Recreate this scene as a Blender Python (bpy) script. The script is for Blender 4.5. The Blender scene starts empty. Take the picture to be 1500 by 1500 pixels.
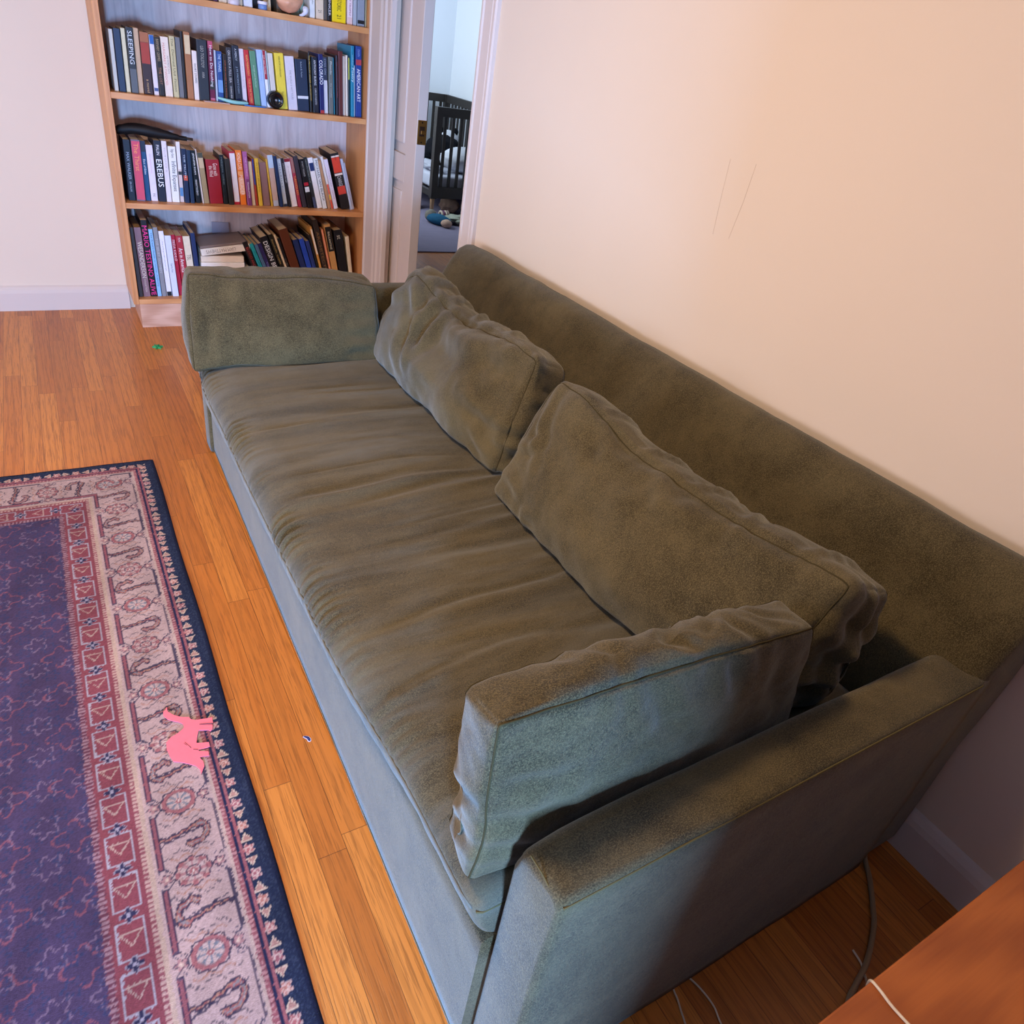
import bpy, bmesh, math, random
import numpy as np
from mathutils import Vector, Matrix, noise

# ------------------------------------------------------------------ camera
S = bpy.context.scene
cam_data = bpy.data.cameras.new('camera')
cam_data.sensor_fit = 'HORIZONTAL'
cam_data.sensor_width = 36.0
cam_data.lens = 25.0055
cam_data.clip_start = 0.02
cam = bpy.data.objects.new('camera', cam_data)
S.collection.objects.link(cam)
cam.location = (0.0, 0.0, 1.4)
cam.rotation_euler = (0.99692722, -0.14533353, -0.52265786)
S.camera = cam

# ------------------------------------------------------------------ world, lights, exposure
world = bpy.data.worlds.new('world')
S.world = world
world.use_nodes = True
bg = world.node_tree.nodes['Background']
bg.inputs[0].default_value = (0.55, 0.72, 1.0, 1)
bg.inputs[1].default_value = 0.5


def area_light(name, loc, target, sx, sy, power, color, spread=math.pi):
    d = bpy.data.lights.new(name, 'AREA')
    d.shape = 'RECTANGLE'
    d.size = sx
    d.size_y = sy
    d.energy = power
    d.color = color
    d.spread = spread
    o = bpy.data.objects.new(name, d)
    S.collection.objects.link(o)
    o.location = loc
    o.rotation_euler = (Vector(target) - Vector(loc)).to_track_quat('-Z', 'Y').to_euler()
    return o


# daylight through left and near wall windows; the last is an added fill beam
area_light('daylight_and_fill', (-2.36, 1.25, 1.05), (0.4, 2.3, 0.2), 1.3, 1.0, 80, (0.90, 0.81, 0.94))
area_light('daylight_and_fill', (-2.36, 3.10, 1.25), (-1.0, 2.9, 1.0), 0.9, 1.3, 14, (0.70, 0.82, 1.0))
area_light('daylight_and_fill', (-0.62, -1.66, 0.62), (-0.1, 0.0, 0.55), 0.34, 0.70, 370, (0.26, 0.51, 1.0))
area_light('daylight_and_fill', (-2.36, -0.80, 0.90), (0.62, 2.2, 0.56), 0.5, 0.5, 4, (0.33, 0.58, 1.0), math.radians(40))  # added narrow fill that turns the far bolster bluer
# daylight in the bedroom beyond the doorway
area_light('bedroom_daylight', (1.72, 6.9, 1.55), (4.0, 7.9, 1.1), 1.2, 1.4, 92, (0.74, 0.88, 1.0))
# the ceiling lamp (its glass shade is built further down)
d = bpy.data.lights.new('ceiling_lamp_light', 'AREA')
d.shape = 'DISK'
d.size = 0.34
d.energy = 79
d.color = (1.0, 0.69, 0.40)
o = bpy.data.objects.new('ceiling_lamp_light', d)
S.collection.objects.link(o)
o.location = (-0.35, 1.30, 2.50)

S.view_settings.view_transform = 'Standard'
S.view_settings.look = 'None'
S.view_settings.exposure = -0.50
S.view_settings.gamma = 1.0
S.view_settings.use_curve_mapping = False

# ------------------------------------------------------------------ helpers
COL = S.collection
rnd = random.Random(11)


def lin(h):
    h = h.lstrip('#')
    out = []
    for i in (0, 2, 4):
        c = int(h[i:i + 2], 16) / 255
        out.append(c / 12.92 if c <= 0.04045 else ((c + 0.055) / 1.055) ** 2.4)
    return tuple(out)


class NT:
    def __init__(self, name):
        self.m = bpy.data.materials.new(name)
        self.m.use_nodes = True
        self.t = self.m.node_tree
        self.b = self.t.nodes['Principled BSDF']

    def n(self, typ, **kw):
        nd = self.t.nodes.new(typ)
        for k, v in kw.items():
            setattr(nd, k, v)
        return nd

    def link(self, a, b):
        self.t.links.new(a, b)

    def val(self, nd, i, v):
        if hasattr(v, 'is_output') or isinstance(v, bpy.types.NodeSocket):
            self.link(v, nd.inputs[i])
        else:
            nd.inputs[i].default_value = v

    def math(self, op, a, b=None, c=None, clamp=False):
        nd = self.n('ShaderNodeMath', operation=op)
        nd.use_clamp = clamp
        self.val(nd, 0, a)
        if b is not None:
            self.val(nd, 1, b)
        if c is not None:
            self.val(nd, 2, c)
        return nd.outputs[0]

    def pos(self):
        return self.n('ShaderNodeNewGeometry').outputs['Position']

    def obj(self):
        return self.n('ShaderNodeTexCoord').outputs['Object']

    def sep(self, v):
        nd = self.n('ShaderNodeSeparateXYZ')
        self.link(v, nd.inputs[0])
        return nd.outputs

    def comb(self, x, y, z):
        nd = self.n('ShaderNodeCombineXYZ')
        for i, q in enumerate((x, y, z)):
            self.val(nd, i, q)
        return nd.outputs[0]

    def scale(self, v, s):
        nd = self.n('ShaderNodeMapping')
        self.link(v, nd.inputs[0])
        nd.inputs['Scale'].default_value = s
        return nd.outputs[0]

    def rot(self, v, r):
        nd = self.n('ShaderNodeMapping')
        self.link(v, nd.inputs[0])
        nd.inputs['Rotation'].default_value = r
        return nd.outputs[0]

    def noise(self, v, s, detail=3, rough=0.55, dist=0.0):
        nd = self.n('ShaderNodeTexNoise')
        self.link(v, nd.inputs['Vector'])
        nd.inputs['Scale'].default_value = s
        nd.inputs['Detail'].default_value = detail
        nd.inputs['Roughness'].default_value = rough
        nd.inputs['Distortion'].default_value = dist
        return nd.outputs[0]

    def mixc(self, f, a, b, blend='MIX'):
        nd = self.n('ShaderNodeMix', data_type='RGBA', blend_type=blend)
        self.val(nd, 0, f)
        for i, q in ((6, a), (7, b)):
            if isinstance(q, tuple):
                q = (*q[:3], 1)
            self.val(nd, i, q)
        return nd.outputs[2]

    def ramp(self, f, stops):
        nd = self.n('ShaderNodeValToRGB')
        self.link(f, nd.inputs[0])
        e = nd.color_ramp.elements
        while len(e) < len(stops):
            e.new(0.5)
        for k, (p, c) in zip(e, stops):
            k.position = p
            k.color = (*c[:3], 1) if isinstance(c, tuple) else (c, c, c, 1)
        return nd.outputs[0]

    def bump(self, h, strength, dist, normal=None):
        nd = self.n('ShaderNodeBump')
        self.link(h, nd.inputs['Height'])
        nd.inputs['Strength'].default_value = strength
        nd.inputs['Distance'].default_value = dist
        if normal is not None:
            self.link(normal, nd.inputs['Normal'])
        return nd.outputs[0]

    def base(self, c):
        if isinstance(c, tuple):
            self.b.inputs['Base Color'].default_value = (*c[:3], 1)
        else:
            self.link(c, self.b.inputs['Base Color'])

    def set(self, **kw):
        for k, v in kw.items():
            self.b.inputs[k.replace('_', ' ')].default_value = v


_plain = {}


def plain(hexc, rough=0.6, spec=0.4, metallic=0.0, gain=1.0):
    key = (hexc, rough, spec, metallic, gain)
    if key in _plain:
        return _plain[key]
    t = NT('paint_' + hexc.lstrip('#'))
    c = tuple(min(1, q * gain) for q in lin(hexc))
    nz = t.noise(t.obj(), 60, 2)
    t.base(t.mixc(nz, tuple(q * 0.9 for q in c), tuple(min(1, q * 1.08) for q in c)))
    t.set(Roughness=rough, Metallic=metallic)
    t.b.inputs['Specular IOR Level'].default_value = spec
    _plain[key] = t.m
    return t.m


def fabric(name='green_chenille', streak=(0, 0, 0), dark=1.0, worn=0.0, st_scale=(1, 1, 1)):
    """olive chenille: fine woven grain, soft nap streaks, velvet sheen"""
    t = NT(name)
    p = t.pos()
    big = t.noise(t.rot(t.scale(p, st_scale), streak), 5.0, 5, 0.62, 0.4)
    mid = t.noise(t.scale(p, (1, 1, 1)), 28, 4, 0.6)
    fib = t.noise(t.rot(t.scale(p, (220, 700, 220)), (0.4, 0.3, 0.35)), 1.0, 3, 0.7)
    fine = t.noise(p, 520, 3, 0.7)
    a = tuple(q * dark for q in (0.023, 0.0170, 0.0066))
    b = tuple(q * dark for q in (0.091, 0.0700, 0.0325))
    f = t.math('MULTIPLY', big, 0.50)
    f = t.math('ADD', f, t.math('MULTIPLY', mid, 0.14))
    f = t.math('ADD', f, t.math('MULTIPLY', fib, 0.42))
    col = t.ramp(f, [(0.43, a), (0.64, b)])
    col = t.mixc(t.math('MULTIPLY', t.ramp(fine, [(0.47, 0.0), (0.62, 1.0)]), 0.60), col, tuple(q * 1.75 for q in b))
    if worn:
        w = t.noise(t.scale(p, st_scale), 2.6, 5, 0.65, 0.6)
        col = t.mixc(t.math('MULTIPLY', t.ramp(w, [(0.47, 0.0), (0.66, 1.0)]), worn), col, (0.115, 0.104, 0.078))
    t.base(col)
    t.set(Roughness=0.92)
    t.b.inputs['Specular IOR Level'].default_value = 0.12
    t.b.inputs['Sheen Weight'].default_value = 0.25
    t.b.inputs['Sheen Roughness'].default_value = 0.5
    t.b.inputs['Sheen Tint'].default_value = (0.86, 0.90, 0.86, 1)
    h = t.math('ADD', t.math('MULTIPLY', fine, 0.6), t.math('MULTIPLY', fib, 0.7))
    n1 = t.bump(h, 0.6, 0.0012)
    n2 = t.bump(mid, 0.25, 0.004, n1)
    t.link(n2, t.b.inputs['Normal'])
    return t.m


def wood(name, c1, c2, axis='z', rough=0.45, sc=1.0, ring=5.0, bumpy=0.1):
    t = NT(name)
    p = t.pos()
    st = {'x': (0.09, 1, 1), 'y': (1, 0.09, 1), 'z': (1, 1, 0.09)}[axis]
    q = t.scale(p, tuple(k * sc for k in st))
    a = t.noise(q, ring, 4, 0.6, 1.6)
    wv = t.n('ShaderNodeTexWave')
    t.link(q, wv.inputs[0])
    wv.inputs['Scale'].default_value = ring * 2.2
    wv.inputs['Distortion'].default_value = 7.0
    wv.inputs['Detail'].default_value = 3.0
    fib = t.noise(t.scale(p, tuple((k if k == 1 else 0.03) for k in st)), 260, 2, 0.7)
    f = t.math('ADD', t.math('MULTIPLY', a, 0.5), t.math('MULTIPLY', wv.outputs['Fac'], 0.3))
    f = t.math('ADD', f, t.math('MULTIPLY', fib, 0.25))
    t.base(t.ramp(f, [(0.28, c1), (0.78, c2)]))
    t.set(Roughness=rough)
    t.link(t.bump(f, bumpy, 0.001), t.b.inputs['Normal'])
    return t.m


def finish(o, label=None, cat=None, group=None, kind=None):
    if label:
        o['label'] = label
    if cat:
        o['category'] = cat
    if group:
        o['group'] = group
    if kind:
        o['kind'] = kind
    return o


def wloc(o):
    v = Vector(o.location)
    while o.parent:
        o = o.parent
        v += Vector(o.location)
    return v


def mesh_obj(name, verts, faces, mat, parent=None, origin=None, smooth=False, local=False):
    """verts in world coordinates unless local; origin defaults to the base centre"""
    V = np.array(verts, dtype=float).reshape(-1, 3)
    if local:
        org = Vector((0, 0, 0))
    else:
        if origin is None:
            mn, mx = V.min(0), V.max(0)
            origin = ((mn[0] + mx[0]) / 2, (mn[1] + mx[1]) / 2, mn[2])
        org = Vector(origin)
    me = bpy.data.meshes.new(name)
    me.from_pydata((V - np.array(org)).tolist(), [], [list(map(int, f)) for f in faces])
    me.update()
    bm = bmesh.new()
    bm.from_mesh(me)
    bmesh.ops.recalc_face_normals(bm, faces=bm.faces)
    bm.to_mesh(me)
    bm.free()
    if smooth:
        me.polygons.foreach_set('use_smooth', [True] * len(me.polygons))
    if mat:
        me.materials.append(mat)
    o = bpy.data.objects.new(name, me)
    COL.objects.link(o)
    if parent is not None:
        o.parent = parent
        o.location = (org - wloc(parent)) if not local else (0, 0, 0)
    else:
        o.location = org
    return o


def empty(name, loc):
    o = bpy.data.objects.new(name, None)
    COL.objects.link(o)
    o.location = loc
    o.empty_display_size = 0.05
    return o


def box_vf(x0, x1, y0, y1, z0, z1, bev=0.0, seg=2):
    bm = bmesh.new()
    bmesh.ops.create_cube(bm, size=1.0)
    for v in bm.verts:
        v.co = Vector((x0 + (v.co.x + .5) * (x1 - x0), y0 + (v.co.y + .5) * (y1 - y0), z0 + (v.co.z + .5) * (z1 - z0)))
    if bev > 0:
        bmesh.ops.bevel(bm, geom=list(bm.edges), offset=bev, segments=seg, profile=0.6, affect='EDGES')
    bm.verts.ensure_lookup_table()
    vs = [tuple(v.co) for v in bm.verts]
    fs = [[v.index for v in f.verts] for f in bm.faces]
    bm.free()
    return vs, fs


def merge(parts):
    V, F = [], []
    for v, f in parts:
        k = len(V)
        V += list(v)
        F += [[i + k for i in q] for q in f]
    return V, F


def box(name, x0, x1, y0, y1, z0, z1, mat, parent=None, bev=0.0, origin=None, smooth=False, local=False, seg=2):
    v, f = box_vf(x0, x1, y0, y1, z0, z1, bev, seg)
    return mesh_obj(name, v, f, mat, parent, origin, smooth, local)


def tube_vf(pts, r, n=8, closed=False):
    P = [Vector(p) for p in pts]
    N = len(P)
    V, F = [], []
    up = None
    for i in range(N):
        if closed:
            t = (P[(i + 1) % N] - P[(i - 1) % N])
        else:
            t = (P[min(i + 1, N - 1)] - P[max(i - 1, 0)])
        if t.length < 1e-9:
            t = Vector((0, 0, 1))
        t.normalize()
        if up is None:
            up = t.orthogonal().normalized()
        up = (up - t * up.dot(t))
        if up.length < 1e-6:
            up = t.orthogonal()
        up.normalize()
        s = t.cross(up)
        rr = r[i] if hasattr(r, '__len__') else r
        for k in range(n):
            a = 2 * math.pi * k / n
            V.append(tuple(P[i] + up * math.cos(a) * rr + s * math.sin(a) * rr))
    M = N if closed else N - 1
    for i in range(M):
        j = (i + 1) % N
        for k in range(n):
            F.append([i * n + k, i * n + (k + 1) % n, j * n + (k + 1) % n, j * n + k])
    if not closed:
        F.append(list(range(n))[::-1])
        F.append([(N - 1) * n + k for k in range(n)])
    return V, F


def smooth_path(pts, sub=8):
    P = [Vector(p) for p in pts]
    out = []
    for i in range(len(P) - 1):
        p0, p1, p2, p3 = P[max(i - 1, 0)], P[i], P[i + 1], P[min(i + 2, len(P) - 1)]
        for k in range(sub):
            t = k / sub
            out.append(0.5 * ((2 * p1) + (p2 - p0) * t + (2 * p0 - 5 * p1 + 4 * p2 - p3) * t * t + (3 * p1 - p0 - 3 * p2 + p3) * t ** 3))
    out.append(P[-1])
    return out


def lathe_vf(profile, cx, cy, n=32, axis='z', cz=0.0):
    V, F = [], []
    m = len(profile)
    for (r, h) in profile:
        for k in range(n):
            a = 2 * math.pi * k / n
            if axis == 'z':
                V.append((cx + r * math.cos(a), cy + r * math.sin(a), cz + h))
            elif axis == 'y':
                V.append((cx + r * math.cos(a), cy + h, cz + r * math.sin(a)))
            else:
                V.append((cx + h, cy + r * math.cos(a), cz + r * math.sin(a)))
    for i in range(m - 1):
        for k in range(n):
            F.append([i * n + k, i * n + (k + 1) % n, (i + 1) * n + (k + 1) % n, (i + 1) * n + k])
    F.append(list(range(n)))
    F.append([(m - 1) * n + k for k in range(n)])
    return V, F


def prism_vf(poly, z0, z1):
    """poly in xy -> extruded slab"""
    n = len(poly)
    V = [(x, y, z0) for x, y in poly] + [(x, y, z1) for x, y in poly]
    F = [list(range(n))[::-1], list(range(n, 2 * n))]
    for i in range(n):
        j = (i + 1) % n
        F.append([i, j, n + j, n + i])
    return V, F


def fbm(x, y, z, o=3):
    return noise.fractal(Vector((x, y, z)), 1.0, 2.0, o)


# ------------------------------------------------------------------ cushions
def cushion(name, corners, mat, n=44, r=0.02, bulge=(0.03, 0.03, 0.03), folds=(), puckers=(), lump=0.004, lump_f=5.0,
            warp=None, seams=(), seam_mat=None, seed=0, parent=None):
    """a box cushion. corners[(sx,sy,sz)] of its eight tips; local axes p0,p1,p2 in -1..1"""
    C = {k: np.array(v, float) for k, v in corners.items()}
    ax = []
    for a in range(3):
        d = np.zeros(3)
        for k, v in C.items():
            d += v * (1 if k[a] else -1) / 4
        ax.append(d)
    half = np.array([np.linalg.norm(d) / 2 for d in ax])
    dirs = [d / np.linalg.norm(d) for d in ax]
    bm = bmesh.new()
    bmesh.ops.create_cube(bm, size=2.0)
    bmesh.ops.subdivide_edges(bm, edges=list(bm.edges), cuts=n, use_grid_fill=True)
    P = np.array([v.co[:] for v in bm.verts])
    P = np.sin(P * 1.25) / math.sin(1.25)
    # rows crowd toward the edges; the edges are then rounded in metric space
    M = P * half
    inner = np.clip(M, -(half - r), half - r)
    D = M - inner
    L = np.linalg.norm(D, axis=1)
    k = L > 1e-9
    M[k] = inner[k] + D[k] / L[k][:, None] * np.minimum(L[k], r)[:, None]
    # faces: r beyond inner = full half; edges rounded
    Q = M / half
    for a in range(3):
        b, c = [i for i in range(3) if i != a]
        w = (1 - np.abs(P[:, b]) ** 2.4) * (1 - np.abs(P[:, c]) ** 2.4)
        Q[:, a] *= 1 + bulge[a] / half[a] * np.clip(w, 0, 1)
    W = np.zeros_like(Q)
    U = (Q + 1) / 2
    for key, v in C.items():
        w = np.ones(len(U))
        for a in range(3):
            w = w * (U[:, a] if key[a] else 1 - U[:, a])
        W += w[:, None] * v
    if warp:
        W = warp(W, P)
    for v, w in zip(bm.verts, W):
        v.co = w
    bmesh.ops.recalc_face_normals(bm, faces=bm.faces)
    bm.normal_update()
    Nn = np.array([v.normal[:] for v in bm.verts])
    disp = np.zeros(len(P))
    for i in range(len(P)):
        x, y, z = W[i]
        disp[i] = lump * fbm(x * lump_f + seed, y * lump_f, z * lump_f, 3) + 0.0016 * fbm(x * 26 + seed, y * 26, z * 26, 2)
    for (a, s, line, width, amp) in folds:
        b, c = [i for i in range(3) if i != a]
        X, Y = P[:, b] * half[b], P[:, c] * half[c]
        best = np.full(len(P), 9.0)
        tt = np.zeros(len(P))
        pts = [(u * half[b], v * half[c]) for u, v in line]
        tot = len(pts) - 1
        for j in range(tot):
            (x0, y0), (x1, y1) = pts[j], pts[j + 1]
            dx, dy = x1 - x0, y1 - y0
            t = np.clip(((X - x0) * dx + (Y - y0) * dy) / (dx * dx + dy * dy + 1e-12), 0, 1)
            d = np.hypot(X - x0 - t * dx, Y - y0 - t * dy)
            m = d < best
            best[m] = d[m]
            tt[m] = ((j + t) / tot)[m]
        face = np.clip((P[:, a] * s - 0.4) / 0.5, 0, 1)
        taper = 0.35 + 0.65 * np.sin(np.pi * np.clip(tt, 0.02, 0.98))
        q = best / width
        # a crease: a valley flanked by two soft ridges
        prof = np.exp(-q * q) - 0.55 * np.exp(-((q - 1.9) ** 2) / 0.8)
        disp += amp * prof * face * taper
    for (a, s, e_ax, e_s, freq, amp, length) in puckers:
        o_ax = [i for i in range(3) if i not in (a, e_ax)][0]
        along = P[:, o_ax] * half[o_ax]
        dist = (1 - P[:, e_ax] * e_s) * half[e_ax]
        face = np.clip((P[:, a] * s - 0.7) / 0.3, 0, 1)
        ph = np.array([2.2 * fbm(v * 7 + seed, 1.3 + e_ax, 0.2, 2) for v in along])
        am = np.array([max(0.0, 0.55 + 0.9 * fbm(v * 9 + seed, 4.7, 2.2, 2)) for v in along])
        disp += amp * am * np.sin(2 * np.pi * freq * along + ph * 3) * np.exp(-dist / length) * (1 - np.exp(-dist / 0.006)) * face
    W2 = W + Nn * disp[:, None]
    for v, w in zip(bm.verts, W2):
        v.co = w
    bm.verts.ensure_lookup_table()
    vs = [tuple(v.co) for v in bm.verts]
    fs = [[v.index for v in f.verts] for f in bm.faces]
    bm.free()
    o = mesh_obj(name, vs, fs, mat, parent, smooth=True)
    for (a, s) in seams:
        b, c = [i for i in range(3) if i != a]
        e = (np.abs(P[:, a] - s) < 1e-5) & ((np.abs(np.abs(P[:, b]) - 1) < 1e-5) | (np.abs(np.abs(P[:, c]) - 1) < 1e-5))
        idx = np.where(e)[0]
        cc = np.maximum(np.abs(P[idx, b]), np.abs(P[idx, c]))
        ang = np.arctan2(P[idx, c] / cc, P[idx, b] / cc)
        # order round the square
        key = np.where(np.abs(P[idx, b]) >= 0.99999, np.sign(P[idx, b]) * P[idx, c], 0)
        order = idx[np.argsort(ang)]
        loop = [W2[i] + Nn[i] * 0.0002 for i in order]
        v, f = tube_vf(loop, 0.0016, 6, closed=True)
        mesh_obj('seam', v, f, seam_mat, o, smooth=True)
    return o


def corner_map(lists):
    """lists: order (0,0,0),(1,0,0),(0,1,0),(1,1,0),(0,0,1),(1,0,1),(0,1,1),(1,1,1)"""
    keys = [(0, 0, 0), (1, 0, 0), (0, 1, 0), (1, 1, 0), (0, 0, 1), (1, 0, 1), (0, 1, 1), (1, 1, 1)]
    return dict(zip(keys, lists))

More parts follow.
